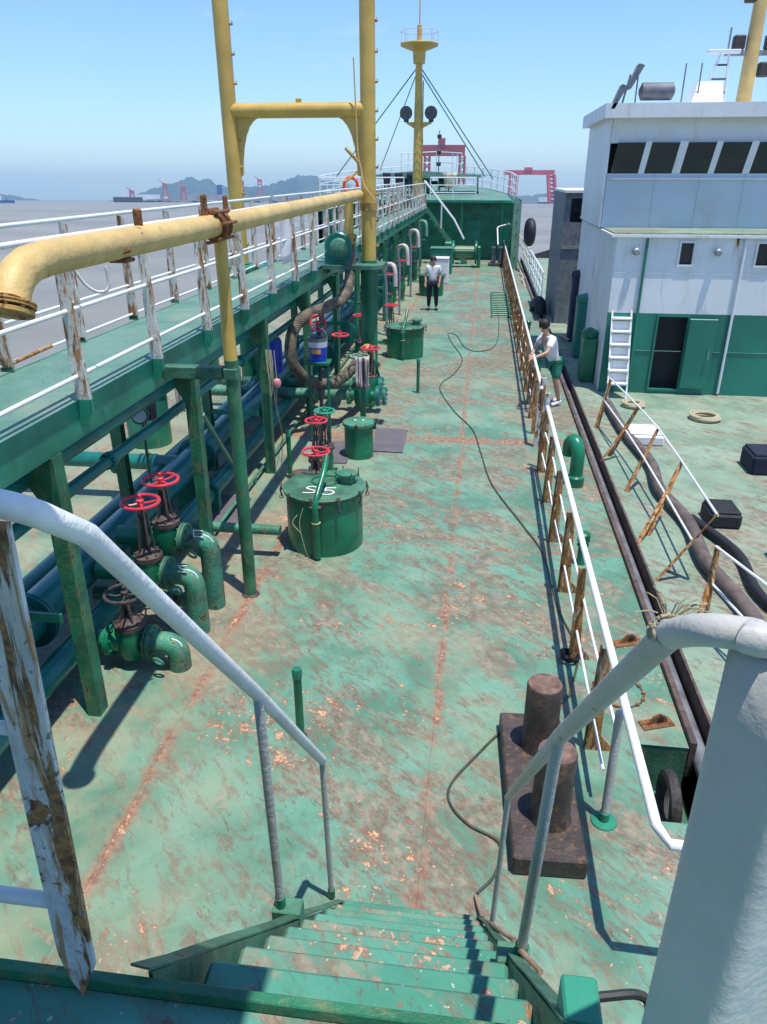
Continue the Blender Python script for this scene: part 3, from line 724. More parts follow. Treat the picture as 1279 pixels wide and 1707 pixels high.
# ---- sounding pipes
sp0 = None
for x, y, h, lb in ((-1.29,4.69,.68,'thin green capped sounding pipe standing alone on the near deck'),(-1.22,15.4,.72,'thin green sounding pipe right of the yellow mast pedestal'),(-2.75,10.3,.76,'thin green sounding pipe in the shade behind the rope column')):
    if sp0 is None:
        sp0 = thing('sounding_pipe', lb, 'pipe', (x,y,0), group='thin green sounding pipes on deck')
        mb = MB(); mb.tube([(0,0,0),(0,0,.60)], .034, 18); mb.build('pipe', 'green', sp0)
        mb = MB(); mb.lathe([(.040,.60),(.041,.67),(.036,.685),(.01,.687)], n=18); mb.build('cap', 'green_mid', sp0)
        mb = MB(); mb.lathe([(.06,0),(.05,.008),(.035,.012)], n=18); mb.build('weld_collar', 'bitt', sp0)
    else: copy_tree(sp0, lb, (x,y,0)).scale.z = h/.68

# ---- handwheel and valve builders
def handwheel(parent, c, R_, mat='red', spokes=4, name='handwheel', tilt=(0,0,1)):
    mb = MB(); mb.ring(c, R_, .017, tilt, 32, 8)
    q = Vector((0,0,1)).rotation_difference(Vector(tilt).normalized()); c = Vector(c)
    ph = random.uniform(0,1.5)
    for k in range(spokes):
        a = ph+2*math.pi*k/spokes
        mb.tube([c+q@Vector((.02*math.cos(a),.02*math.sin(a),-.015)), c+q@Vector((R_*.5*math.cos(a+.12),R_*.5*math.sin(a+.12),-.02)), c+q@Vector((R_*math.cos(a),R_*math.sin(a),0))], .011, 7)
    mb.lathe([(.035,-.035),(.035,.02),(.018,.03),(.018,.07),(.005,.075)], c, tilt, 12)
    return mb.build(name, mat, parent)
def yoke(parent, x, y, z0, z1, w_=.07):
    mb = MB()
    for a in (45,135,225,315):
        dx, dy = w_*math.cos(R(a)), w_*math.sin(R(a))
        mb.tube([(x+dx*1.3,y+dy*1.3,z0),(x+dx,y+dy,z0+.06),(x+dx*.55,y+dy*.55,z1-.1),(x,y,z1-.05)], .013, 7)
    mb.tube([(x,y,z0-.02),(x,y,z1)], .014, 8)
    mb.lathe([(.035,z1-.14),(.05,z1-.12),(.05,z1-.08),(.03,z1-.05)], (x,y,0), n=12)
    mb.build('stem', 'iron', parent)
    mb = MB(); mb.lathe([(.135,z0-.045),(.14,z0-.04),(.14,z0+.005),(.10,z0+.02),(.07,z0+.05),(.03,z0+.055)], (x,y,0), n=22)
    for k in range(8):
        a = R(45*k+20); mb.lathe([(.016,z0),(.016,z0+.03)], (x+.115*math.cos(a), y+.115*math.sin(a), 0), n=6, smooth=False)
    mb.build('bonnet', 'rust_dark', parent)
def flange(mb, c, axis, R_=.17, th=.04, bolts=8):
    mb.lathe([(R_*.6,-th*.9),(R_,-th*.8),(R_,-.006),(R_*.93,-.004),(R_*.93,.004),(R_,.006),(R_,th*.8),(R_*.6,th*.9)], c, axis, 26)
    q = Vector((0,0,1)).rotation_difference(Vector(axis).normalized())
    for k in range(bolts):
        a = 2*math.pi*(k+.5)/bolts; p = Vector(c)+q@Vector((R_*.82*math.cos(a),R_*.82*math.sin(a),0)); ax = q@Vector((0,0,1))
        mb.tube([p-ax*th*1.5, p+ax*th*1.5], .012, 6, smooth=False)

def dropvalve(y, h, wheel_z, label, xp=-2.66, mark=None, wheelmat='red', rp=.105):
    """vertical pipe from the deck, elbow inboard, flange, gate valve with handwheel"""
    o = thing('cargo_valve', label, 'valve', (xp, y, 0), group='drop valves beside the main cargo line')
    mb = MB(); P = bend([(0,0,0),(0,0,h),(-.30,0,h)], .17, 8); mb.tube(P, rp, 22); mb.build('elbow_pipe', 'seagreen', o)
    mb = MB(); mb.lathe([(.15,0),(.14,.008),(.11,.012)], n=28); mb.build('deck_collar', 'deck', o)
    mb = MB(); flange(mb, (-.26,0,h), (1,0,0), .165, .035); mb.build('flange', 'green_dirty', o)
    mb = MB(); mb.tube([(-.29,0,h),(-.33,0,h),(-.36,0,h),(-.62,0,h)], [.09,.085,.10,.12], 18)
    mb.lathe([(.12,h-.15),(.145,h-.05),(.135,h+.08),(.125,h+.17)], (-.44,0,0), n=20); mb.tube([(-.6,0,h),(-.98,0,h)], .10, 16)
    mb.build('valve_body', 'green', o)
    mb = MB(); flange(mb, (-.64,0,h), (1,0,0), .16, .03); mb.build('flange', 'green', o)
    yoke(o, -.44, 0, h+.2, wheel_z)
    handwheel(o, (-.44,0,wheel_z), .175, wheelmat)
    mb = MB(); mb.ring((-.13,-.17,h-.09), .05, .012, (.3,1,.5), 18, 6); mb.build('lug_ring', 'seagreen', o)
    if mark:
        mb = MB()
        for st in mark:
            mb.tube([Vector((-.12+u*.10, -rp*.72-.012, h+rp*.72+v_*.07+.0)) for u, v_ in st], .006, 5)
        mb.build('paint_mark', 'mark', o)
    mb = MB(); P2 = [(-.02+.115*math.sin(R(a))*.93, 0, 0) for a in (0,)]
    P3 = [p+(Vector((.62,-.35,.72)).normalized()*(rp+.004)) for p in P[3:9]]
    mb.tube(P3, .007, 5); mb.build('paint_stripe', 'mark', o)
    return o
dropvalve(6.57,.80,1.45,'farther of two red-wheeled valves with green elbow pipes by the walkway', mark=[[(0,1),(1,1),(1,0),(0,0),(0,1)]])
dropvalve(6.08,.66,1.42,'nearer of two red-wheeled valves with green elbow pipes by the walkway', mark=[[(1,1),(.2,.9),(.3,.5),(.9,.4),(.8,0),(0,.05)]])
dropvalve(5.47,.27,.78,'low valve with dark handwheel behind the left stair handrail', xp=-2.63, wheelmat='iron')

# ---- tank hatches
def strokes(mb, segs, o_, sx, sy, z, w_=.011):
    for st in segs: mb.tube(curve([(o_[0]+u*sx, o_[1]+v_*sy, z) for u, v_ in st], 5), w_, 6, squash=.25)
def hatch(x, y, label, mark=False, r_=.47, h=.74, group='round green tank hatches'):
    o = thing('tank_hatch', label, 'tank hatch', (x,y,0), group=group)
    mb = MB(); mb.lathe([(r_,0),(r_,h-.03),(r_+.012,h-.028),(r_+.012,h-.01)], n=48); mb.build('coaming', 'green', o)
    mb = MB(); mb.lathe([(r_+.035,h-.01),(r_+.042,h),(r_+.042,h+.018),(r_+.03,h+.026),(r_*.6,h+.034),(.02,h+.038)], n=48); lid = mb.build('lid', 'green_dirty', o)
    mb = MB(); mb.ring((0,0,h-.012), r_+.024, .014, n=48, m=6); mb.build('gasket', 'rust_dark', o)
    # dogs round the rim
    dg = None
    for k in range(10):
        a = R(36*k+12)
        if dg is None:
            mb = MB(); mb.tube([(0,0,-.10),(.02,0,-.02),(.0,0,.05)], .010, 6); mb.tube([(0,-.03,.05),(0,.03,.05)], .009, 6); mb.bbox(-.035,.01,-.018,.018,-.02,.0)
            mb.ring((.01,0,-.11), .022, .006, (0,1,0), 12, 5)
            dg = mb.build('dog', 'rust_dark', o, ((r_+.05)*math.cos(a),(r_+.05)*math.sin(a),h)); dg.rotation_euler.z = a
        else: copy_part(dg, ((r_+.05)*math.cos(a),(r_+.05)*math.sin(a),h), o, a)
    # front hinge arm, rising over the lid
    mb = MB(); mb.tube(curve([(-.0,-r_-.055,.03),(-.0,-r_-.06,.35),(-.0,-r_-.05,h-.02),(.02,-r_*.75,h+.14),(.04,-r_*.40,h+.26),(.05,-.02,h+.42)], 7), [.046]*15+[.036]*21, 14)
    arm = mb.build('counterweight_arm', 'green', o)
    mb = MB(); mb.ring((0,-r_-.058,.50), .047, .009, n=20, m=6); mb.build('rope_turn', 'yellow_worn', arm)
    mb = MB(); mb.bbox(-.07,.07,-r_-.09,-r_-.005,h-.06,h-.03); mb.build('bracket', 'rust_dark', o)
    # sighting port on the lid
    mb = MB(); mb.lathe([(.10,h+.03),(.10,h+.13),(.135,h+.135),(.135,h+.16),(.10,h+.175),(.02,h+.18)], (.27,.12,0), n=24)
    for k in range(4):
        a = R(90*k+30); mb.tube([(.27+.15*math.cos(a),.12+.15*math.sin(a),h+.08),(.27+.15*math.cos(a),.12+.15*math.sin(a),h+.19)], .009, 6)
    mb.build('sighting_port', 'seagreen', o)
    mb = MB(); mb.ring((0,.10,h+.045), .17, .012, n=28, m=6); mb.build('lid_ring', 'green', o)
    if mark:
        mb = MB()
        strokes(mb, [[(.95,.9),(.4,1),(.1,.75),(.5,.5),(.95,.35),(.7,.05),(0,0)]], (-.20,-.30), .16, .20, h+.040)
        strokes(mb, [[(.2,1.0),(.15,.6)],[(.15,.6),(.6,.65),(.95,.35),(.6,0),(0,.03)],[(.2,1.0),(.95,1.05)]], (.02,-.32), .16, .20, h+.040)
        mb.build('painted_mark', 'mark', o)
        mb = MB(); mb.tube(curve([(-.16,-.49,.66),(-.2,-.53,.45),(-.13,-.55,.1),(-.10,-.52,.03)], 5), .004, 5); mb.tube(curve([(-.24,-.44,.55),(-.30,-.47,.45),(-.2,-.50,.34)], 5), .005, 5); mb.build('cord', 'rope', o)
    return o
hatch(-1.79, 8.27, 'nearest round green tank hatch, S5 brushed in white on its lid', True)
hatch(-1.85, 18.9, 'round green tank hatch farther along the deck, beyond the yellow mast', False)
hatch(-1.9, 29.5, 'distant round green tank hatch near the bow', False)
# valve wheel over the near hatch
o = thing('stripping_valve', 'red handwheel on a stem directly over the near tank hatch', 'valve', (-1.98,8.72,0))
mb = MB(); mb.tube([(0,0,0),(0,0,.86)], .028, 12); mb.build('spindle', 'iron', o)
handwheel(o, (0,0,1.03), .17); yoke(o, 0, 0, .74, 1.03, .06)
o = thing('deck_valve', 'red-wheeled valve on black rods just left of the green drum', 'valve', (-2.27,10.1,0))
mb = MB(); mb.lathe([(.16,0),(.16,.02),(.11,.03),(.12,.2),(.10,.36)], n=22); mb.build('body', 'green', o); yoke(o,0,0,.42,1.0,.09); handwheel(o,(0,0,1.0),.155)
o = thing('deck_valve', 'green-wheeled valve right behind a red-wheeled one near the drum', 'valve', (-2.26,10.65,0))
mb = MB(); mb.lathe([(.16,0),(.16,.02),(.11,.03),(.12,.2),(.10,.36)], n=22); mb.build('body', 'green', o); yoke(o,0,0,.42,.98,.08); handwheel(o,(0,0,.98),.15,'redgreen')
mb = MB(); mb.lathe([(.17,0),(.17,.012),(.10,.03),(.05,.034)], (-2.62,10.5,0), n=24); tag(mb.build('deck_plug', 'rust_dark'), 'flat round brown deck plug in the shade beside the valves', 'deck plug')

# drum
o = thing('ullage_drum', 'plain green drum-shaped deck trunk with flat lid beside the grey mat', 'drum', (-1.86,11.42,0))
mb = MB(); mb.lathe([(.235,0),(.235,.56)], n=40); mb.build('body', 'green', o)
mb = MB(); mb.lathe([(.262,.54),(.262,.585),(.25,.595),(.02,.60)], n=40); mb.build('lid', 'seagreen', o)
mb = MB(); mb.bbox(-.02,.02,-.29,-.255,.50,.61); mb.bbox(.235,.285,-.02,.02,.47,.60); mb.build('hinge', 'iron', o)
for k in range(2): mb = MB(); mb.lathe([(.02,.597),(.018,.606)], (-.06+.13*k,.02+.02*k,0), n=10); mb.build('bolt', 'mark', o)
# port drums
for x, y, r_, h, lb in ((-5.55,11.6,.36,.95,'tall green drum on the port deck, seen below the catwalk'),(-6.4,16.5,.42,.8,'green hatch drum farther off on the port deck')):
    o = thing('port_drum', lb, 'drum', (x,y,0)); mb = MB(); mb.lathe([(r_,0),(r_,h)], n=32); mb.build('body', 'green_mid', o); mb = MB(); mb.lathe([(r_+.03,h),(r_+.03,h+.03),(.02,h+.05)], n=32); mb.build('lid', 'green_mid', o)

# mats on deck
o = MB(); o.prism([(-1.78,12.86,.004),(-1.19,12.82,.004),(-1.16,11.60,.004),(-1.66,11.62,.004)], (0,0,.018)); tag(o.build('mat', 'greyplate'), 'flat grey sheet lying on deck right of the drum', 'mat')
o = MB(); o.prism([(-3.60,9.5,.004),(-3.12,9.45,.004),(-3.02,8.45,.004),(-3.5,8.5,.004)], (0,0,.018)); tag(o.build('mat', 'greyplate'), 'grey striped sheet on deck behind the round green post', 'mat')
o = MB(); o.prism([(-2.75,12.0,.004),(-2.05,12.05,.004),(-2.0,11.0,.004),(-2.6,10.95,.004)], (0,0,.016)); tag(o.build('mat', 'greyplate'), 'grey sheet lying in the shade left of the drum', 'mat')

# ---- deck cables
mb = MB(); mb.tube(curve([(.55,28.0,.012),(.62,24.5,.012),(.54,21.2,.012),(.33,19.9,.012),(-.1,19.6,.012),(-.38,20.2,.012),(-.62,21.6,.012),(-.88,21.9,.012),(-.72,20.6,.012),(-.38,18.7,.012),(-.5,17.2,.012),(-.78,15.9,.012),(-.42,14.2,.012),(-.02,13.0,.012),(.14,11.8,.012),(.32,10.4,.012),(.72,9.0,.012),(.93,8.2,.012),(1.0,7.0,.012),(1.12,6.2,.012),(.98,5.5,.012)], 8), .011, 8)
tag(mb.build('deck_cable', 'cable'), 'long thin dark cable snaking along the deck to the near railing', 'cable')
mb = MB(); mb.tube(curve([(.98,5.5,.012),(.70,5.15,.012),(.40,4.98,.012),(.15,4.62,.012),(-.03,4.30,.012),(-.02,4.10,.012),(.12,3.93,.012),(.33,3.80,.012),(.30,3.55,.012),(.18,3.38,.012)], 8), .010, 8)
tag(mb.build('deck_cable', 'cable'), 'thin dark cable looping round the left side of the bollard base', 'cable')
mb = MB()
for k in range(3): mb.ring((1.03,6.05,.03+.02*k), .075+.008*k, .012, (.1*k,.1,1), 22, 6)
tag(mb.build('cable_coil', 'black'), 'small black coil of cable at a rusty stanchion foot', 'cable')

# ================================================================ CATWALK
CX0, CX1, CZ = -4.10, -3.05, 2.65; CY0, CY1 = 1.01, 41.0
cw = thing('catwalk', 'long raised green catwalk on columns running from bridge to bow', 'walkway')
n = 14; step = (CY1-CY0)/n
for i in range(n):
    mb = MB(); mb.box(CX0+.003, CX1-.003, CY0+i*step+.002, CY0+(i+1)*step-.002, CZ-.012, CZ); mb.build('floor_plate', 'walk', cw)
for x0, x1 in ((CX1-.012, CX1+.004), (CX0-.004, CX0+.012)):
    mb = MB(); mb.box(x0, x1, CY0, CY1, CZ-.27, CZ+.005); mb.box(min(x0,x1)-(.05 if x0 > -3.5 else -.02), max(x0,x1)-(.0 if x0 > -3.5 else -.06), CY0, CY1, CZ-.285, CZ-.272)
    mb.build('side_beam', 'green_mid', cw)
colm = None
for i in range(14):
    y = 1.9+2.86*i
    for sx, x in ((1, -3.09), (-1, -4.05)):
        if colm is None:
            mb = MB()
            mb.prism([(.03,-.05,0),(-.075,-.05,0),(-.075,-.05,1.95),(-.30,-.05,2.365),(.05,-.05,2.365),(.05,-.05,2.1)], (0,.008,0))
            mb.prism([(.03,-.05,0),(.038,-.05,0),(.058,-.05,2.1),(.058,-.05,2.365),(.05,-.05,2.365),(.05,-.05,2.1)], (0,.14,0))
            mb.prism([(.03,.06,0),(-.075,.06,0),(-.075,.06,1.95),(-.30,.06,2.365),(.05,.06,2.365),(.05,.06,2.1)], (0,.008,0))
            mb.prism([(.04,-.02,0),(.04,.05,0),(.04,.05,.12)], (.10,0,0)) if False else None
            colm = mb.build('column', 'green_rust', cw, (x,y,0))
        else:
            c = copy_part(colm, (x,y,0), cw)
            if sx < 0: c.scale.x = -1
    mb = MB(); mb.box(-4.0,-3.14,y-.04,y+.06,CZ-.22,CZ-.014); mb.build('cross_beam', 'green_mid', cw)
    if i % 2 == 1: mb = MB(); mb.box(-3.97,-3.24,y-.03,y+.0,.92,1.0); mb.build('tie_bar', 'green_mid', cw)
mb = MB(); mb.tube([(-3.15,8.0,1.7),(-3.4,9.6,.45)], .03, 6); mb.build('brace', 'green_pale', cw)

def cat_rail(x, ys, rails, label, side):
    o = thing('catwalk_railing', label, 'railing')
    st = None
    for y in ys:
        if st is None:
            mb = MB()
            if side > 0: mb.prism([(-.005,0,.02),(.105,0,.02),(.07,0,.6),(.055,0,1.15),(-.005,0,1.17)], (0,.009,0)); mb.prism([(.097,.001,.02),(.105,.001,.02),(.055,.001,1.15),(.047,.001,1.15)], (0,.045,0))
            else: mb.prism([(.03,0,.02),(-.075,0,.02),(-.05,0,1.17),(.01,0,1.17)], (0,.009,0)); mb.prism([(.03,.001,.02),(.022,.001,.02),(.005,.001,1.15),(.013,.001,1.15)], (0,.045,0))
            st = mb.build('stanchion', 'white_stan', o, (x,y,CZ))
            mb = MB(); s_ = 1 if side > 0 else -1
            if side > 0: mb.prism([(.001,0,-.19),(.06,0,-.17),(.108,0,-.08),(.108,0,.02),(.001,0,.02)], (0,.010,0)); mb.prism([(.1,.001,-.08),(.108,.001,-.08),(.108,.001,.02),(.1,.001,.02)], (0,.045,0))
            else: mb.prism([(.035,0,.004),(-.08,0,.004),(-.08,0,.05),(.035,0,.05)], (0,.012,0))
            f = mb.build('foot', 'green_mid', st)
        else:
            c = copy_part(st, (x+random.uniform(-.004,.004), y, CZ), o); c.rotation_euler.z = R(random.uniform(-6,6)); c.rotation_euler.x = R(random.uniform(-.8,.8))
    for z, r_, a, e in rails:
        mb = MB(); P = []; m_ = int((e-a)/2.8)+1
        for k in range(m_+1): P.append((x+.035*side+random.uniform(-.003,.003), a+(e-a)*k/m_, z+random.uniform(-.006,.006)))
        mb.tube(P, r_, 12); mb.build('rail', 'white', o)
    return o
cat_rail(CX1+.005, [2.4+1.4*i for i in range(28)], [(3.84,.021,1.05,40.9),(3.33,.017,1.05,40.9),(2.85,.0165,1.05,40.9)], 'starboard railing of the catwalk, nearest the cargo deck, on rusting white stanchions', 1)
cat_rail(CX0-.0, [3.4+1.3*i for i in range(29)], [(3.84,.021,1.05,40.9),(3.41,.016,1.05,40.9),(3.05,.016,1.05,40.9),(2.72,.014,5.9,40.9)], 'port railing of the catwalk, seen against the water, on rusting white stanchions', -1)
# broken stub of the lowest port rail
o = thing('broken_rail', 'broken rusty stub of low rail at the catwalk edge above the water', 'rail')
mb = MB(); mb.tube(bend([(CX0-.02,6.75,2.73),(CX0-.02,5.98,2.71),(CX0-.02,5.93,2.86)], .03), .019, 10); mb.build('stub', 'rusty_stan', o)
# pale banner tied on the railing
mb = MB(); vs = []; fs = []
for i in range(5):
    for k in range(7): vs.append((-3.0+.02*math.sin(i*1.3+k), 11.35+.16*i+.02*k, 3.75-.125*k))
for i in range(4):
    for k in range(6): fs.append((i*7+k,(i+1)*7+k,(i+1)*7+k+1,i*7+k+1))
mb.add(vs, fs, True); o = mb.build('banner', 'tee'); tag(o, 'narrow pale cloth banner tied to the catwalk railing left of the winch', 'banner')
sm = o.modifiers.new('thick', 'SOLIDIFY'); sm.thickness = .004

# ---- longitudinal pipes
def lpipe(x, z, r_, y0, y1, mat, label, fl=None, nm='cargo_pipe'):
    o = thing(nm, label, 'pipe', group='pipes running the length of the deck')
    mb = MB(); mb.tube([(x,y0,z),(x,(y0+y1)/2,z),(x,y1,z)], r_, 26); mb.build('pipe', mat, o)
    for y in (fl or []):
        mb = MB(); flange(mb, (x,y,z), (0,1,0), r_*1.45, .035, 10); mb.build('flange', mat, o)
    for y in range(int(y0)+2, int(y1), 6):
        if z-r_ > .05: mb = MB(); mb.bbox(x-r_*.7, x+r_*.7, y-.05, y+.05, 0.0, z-r_*.8) ; mb.build('saddle', 'green_mid', o) if z < 1 else None
lpipe(-3.88,.60,.19,1.0,40,'teal_blue','thickest blue-green cargo pipe on deck beneath the catwalk',[5.2,9.5,17,24])
lpipe(-3.50,.33,.115,1.0,40,'teal','middle-sized teal pipe low on deck in front of the thickest one',[8.8,14.6,22])
lpipe(-4.35,.42,.15,1.0,40,'teal','teal cargo pipe on deck behind the thickest one, port side of the columns',[7,13,20])
lpipe(-3.34,2.17,.085,1.0,40,'teal','upper pipe slung under the catwalk beam',None,'hung_pipe')
lpipe(-3.30,1.86,.055,1.0,40,'teal','lower thin pipe slung under the catwalk beam',[6.0,10.0],'hung_pipe')
lpipe(-3.62,1.98,.05,1.0,40,'seagreen','thin pipe slung under the middle of the catwalk',None,'hung_pipe')
lpipe(-3.22,.10,.022,8.2,20,'seagreen','very thin green pipe low on deck in the catwalk shade',None,'thin_pipe')
lpipe(-7.9,.22,.09,2.0,38,'green_mid','green pipe far across the port deck',None,'deck_pipe')
# cross pipes
def xpipe(y, z, r_, x0, x1, mat, label, fl=None):
    o = thing('cross_pipe', label, 'pipe', group='pipes crossing the deck')
    mb = MB(); mb.tube([(x0,y,z),(x1,y,z)], r_, 22); mb.build('pipe', mat, o)
    for x in (fl or []):
        mb = MB(); flange(mb, (x,y,z), (1,0,0), r_*1.7, .035); mb.build('flange', mat, o)
xpipe(7.78,.35,.062,-3.9,-2.24,'seagreen','short green pipe joining the near tank hatch to the main line')
xpipe(13.2,.52,.10,-5.3,-2.28,'seagreen','nearer thick cross pipe leading to the manifold valve',[-2.95,-2.32])
xpipe(13.95,.52,.09,-5.6,-2.35,'seagreen','farther thick cross pipe behind the manifold valve',[-3.1,-2.4])
xpipe(18.9,.35,.06,-3.9,-2.3,'seagreen','short green pipe joining the second hatch to the main line')
xpipe(5.1,.62,.12,-6.4,-4.0,'seagreen','stub cross pipe on the port side near the stairs',[-4.6])
xpipe(9.3,.55,.11,-7.6,-4.0,'teal','teal cross pipe on the port deck below the catwalk',[-5.0])
xpipe(6.2,.30,.07,-3.8,-2.75,'seagreen','thin cross pipe between the two drop valves')

# manifold valve group by the pedestal
o = thing('manifold_valve', 'manifold valve with pale green wheel draped in rags before the mast pedestal', 'valve', (-2.06,13.2,0))
mb = MB(); mb.lathe([(.15,.34),(.17,.45),(.17,.62),(.13,.72)], n=22); mb.tube([(-.22,0,.52),(.30,0,.52)], .10, 18); mb.build('body', 'green', o)
mb = MB(); flange(mb, (.28,0,.52), (1,0,0), .19, .04, 10); mb.build('flange', 'teal', o); mb = MB(); flange(mb, (.40,.0,.52), (1,0,0), .17, .03, 10); mb.build('blind_flange', 'teal', o)
mb = MB(); mb.bbox(-.05,.05,-.05,.05,0,.36); mb.build('foot', 'green', o)
yoke(o, 0,0,.72,1.26,.08); handwheel(o, (-.05,-.05,1.26), .17, 'green_pale')
o = thing('manifold_valve', 'manifold valve with pink-red wheel just behind the rag-draped one', 'valve', (-2.02,13.9,0))
mb = MB(); mb.lathe([(.15,.34),(.17,.45),(.17,.62),(.13,.72)], n=22); mb.tube([(-.3,0,.52),(.22,0,.52)], .09, 18); mb.build('body', 'green', o)
mb = MB(); flange(mb, (.2,0,.52), (1,0,0), .18, .04, 10); mb.build('flange', 'teal', o); yoke(o,0,0,.72,1.25,.08); handwheel(o,(0,0,1.25),.175,'red')
def rag(x, y, z, L_, w_, label, mat='cloth', seed=1, nm='rag'):
    rnd_ = random.Random(seed); mb = MB(); vs = []; fs = []; nx, nzz = 9, 9
    for i in range(nx):
        ph = rnd_.uniform(-.02,.02); end = L_*rnd_.uniform(.8,1.0)
        for k in range(nzz):
            t_ = k/(nzz-1); vs.append((x+(i/(nx-1)-.5)*w_*(1-.35*t_)+ph*t_, y+.025*math.sin(i*2.1+t_*2)+ph, z-end*t_+(.02 if k == 0 else 0)))
    for i in range(nx-1):
        for k in range(nzz-1): fs.append((i*nzz+k,(i+1)*nzz+k,(i+1)*nzz+k+1,i*nzz+k+1))
    mb.add(vs, fs, True); q = mb.build(nm, mat); sm_ = q.modifiers.new('thick','SOLIDIFY'); sm_.thickness = .006
    return tag(q, label, 'rag', 'rags hung on valve wheels')
rag(-2.10,12.97,1.26,.55,.13,'pinkish rag hanging straight from the left of the pale green wheel', seed=2)
rag(-1.95,12.98,1.27,.62,.10,'longer pinkish rag hanging from the right of the pale green wheel', seed=5)
rag(-5.15,10.9,1.35,.85,.35,'grey-black cloth hanging in the gap between the port columns', 'cloth_dark', 8)
rag(-4.75,11.2,1.5,.9,.22,'pale grey cloth hanging by the port drum', 'cloth', 9)

# more valves along the line towards the bow
k_ = 0
for y, x, zz, lb in ((17.4,-2.75,1.25,'red-wheeled valve just past the mast pedestal'),(20.2,-2.35,1.05,'red-wheeled valve on black rods behind the second hatch'),(24.0,-2.9,1.4,'red-wheeled valve in the middle of the far pipe run'),(28.0,-2.9,1.4,'red-wheeled valve below the white vent hoses'),(33.5,-2.9,1.4,'red-wheeled valve closest to the bow')):
    o = thing('line_valve', lb, 'valve', (x,y,0), group='red-wheeled valves towards the bow')
    mb = MB(); mb.lathe([(.15,0),(.15,.03),(.11,.05),(.13,.3),(.15,.42),(.12,zz-.66)], n=20); mb.build('body', 'green', o)
    yoke(o,0,0,zz-.6,zz,.09); handwheel(o,(0,0,zz),.175)
    mb = MB(); mb.tube(bend([(0,0,.35),(.0,.35,.35),(.0,.35,0)], .12), .08, 14); mb.build('elbow_pipe', 'seagreen', o)
# pale vent hoses curving over the pipe run
for i, (y, h) in enumerate(((21.5,1.9),(25.0,2.1),(29.0,2.3),(33,2.4))):
    lb = ['nearest of the four pale goosenecks over the far pipes','second pale gooseneck over the far pipes','third pale gooseneck over the far pipes','pale gooseneck over the far pipes closest to the bow'][i]
    mb = MB(); mb.tube(curve([(-2.65,y,.0),(-2.65,y,h*.7),(-2.72,y+.1,h-.1),(-2.60,y-.05,h+.06),(-2.40,y-.25,h),(-2.36,y-.3,h-.5)], 6), [.035]*12+[.062]*19, 12)
    tag(mb.build('gooseneck', 'green_pale' if i == 3 else 'cloth'), lb, 'vent', 'pale goosenecks over the far pipes')
# clutter of dark equipment under the catwalk, far section
for i in range(9):
    y = 15.6+i*2.7; o = thing('pipe_stand', ['first','second','third','fourth','fifth','sixth','seventh','eighth','ninth'][i]+' dark green pipe stand under the catwalk counting from the yellow mast', 'pipe stand', (-3.0,y,0), group='pipe stands under the far catwalk')
    mb = MB(); mb.bbox(-.04,.04,-.04,.04,0,2.36); mb.build('post', 'green', o); mb = MB(); mb.bbox(-.35,.3,-.03,.03,1.35,1.42); mb.build('arm', 'green', o)
    mb = MB(); flange(mb, (-.3,.3,.6), (0,1,0), .25, .05, 8); mb.build('flange', 'teal', o)

# blue drum behind columns, paint pail, jerry items
def pail(x, y, z, r_, h, label, small=False):
    o = thing('paint_pail', label, 'pail', (x,y,z))
    mb = MB(); mb.lathe([(r_*.86,0),(r_*.95,h*.62)], n=28); mb.build('body', 'bluep', o)
    mb = MB(); mb.lathe([(r_*.95,h*.62),(r_*.99,h*.86)], n=28); mb.build('band', 'whitep', o)
    mb = MB(); mb.lathe([(r_*.99,h*.86),(r_,h),(r_*.95,h),(r_*.93,h*.86)], n=28); mb.build('rim', 'bluehose', o)
    mb = MB(); vs = []
    for zz in (h*.36,h*.56):
        for k in range(7): a = R(-120+10*k); vs.append(((r_*.925+.004)*math.cos(a),(r_*.925+.004)*math.sin(a),zz))
    mb.add(vs, [(k,k+1,k+8,k+7) for k in range(6)], True); mb.build('label_print', 'orangep', o)
    mb = MB(); mb.tube([(r_*math.cos(R(a))*1.0, .06*0, h*.93+(r_*1.15)*math.sin(R(a))) for a in range(0,181,15)], .006, 6); mb.build('handle', 'steel', o)
    return o
pail(-2.62,12.0,1.43,.165,.38,'blue paint pail with pale band and orange print inside the hose loop')
o = thing('pail_stand', 'dark pipe trestle carrying the blue pail', 'stand', (-2.62,12.0,0))
mb = MB(); mb.bbox(-.2,.2,-.15,.15,1.38,1.43); mb.build('shelf', 'green', o)
for s_ in (-1,1): mb = MB(); mb.bbox(s_*.16-.02,s_*.16+.02,-.02,.02,0,1.38); mb.build('leg', 'green', o)
o = thing('hung_valve', 'pair of small red wheels behind the blue pail', 'valve', (-2.72,12.6,0))
mb = MB(); mb.tube([(0,0,0),(0,0,1.9)], .035, 10); mb.build('pipe', 'iron', o)
handwheel(o, (0,-.08,1.95), .13, 'red', tilt=(.3,-1,.3)); handwheel(o, (.35,.1,1.72), .14, 'red')
o = thing('plastic_drum', 'blue plastic drum standing behind the catwalk columns', 'drum', (-3.75,13.3,.9))
mb = MB(); mb.lathe([(.16,0),(.17,.05),(.17,.55),(.14,.62),(.05,.64)], n=24); mb.build('body', 'bluep', o); mb = MB(); mb.lathe([(.05,.64),(.05,.70)], n=12); mb.build('cap', 'whitep', o)
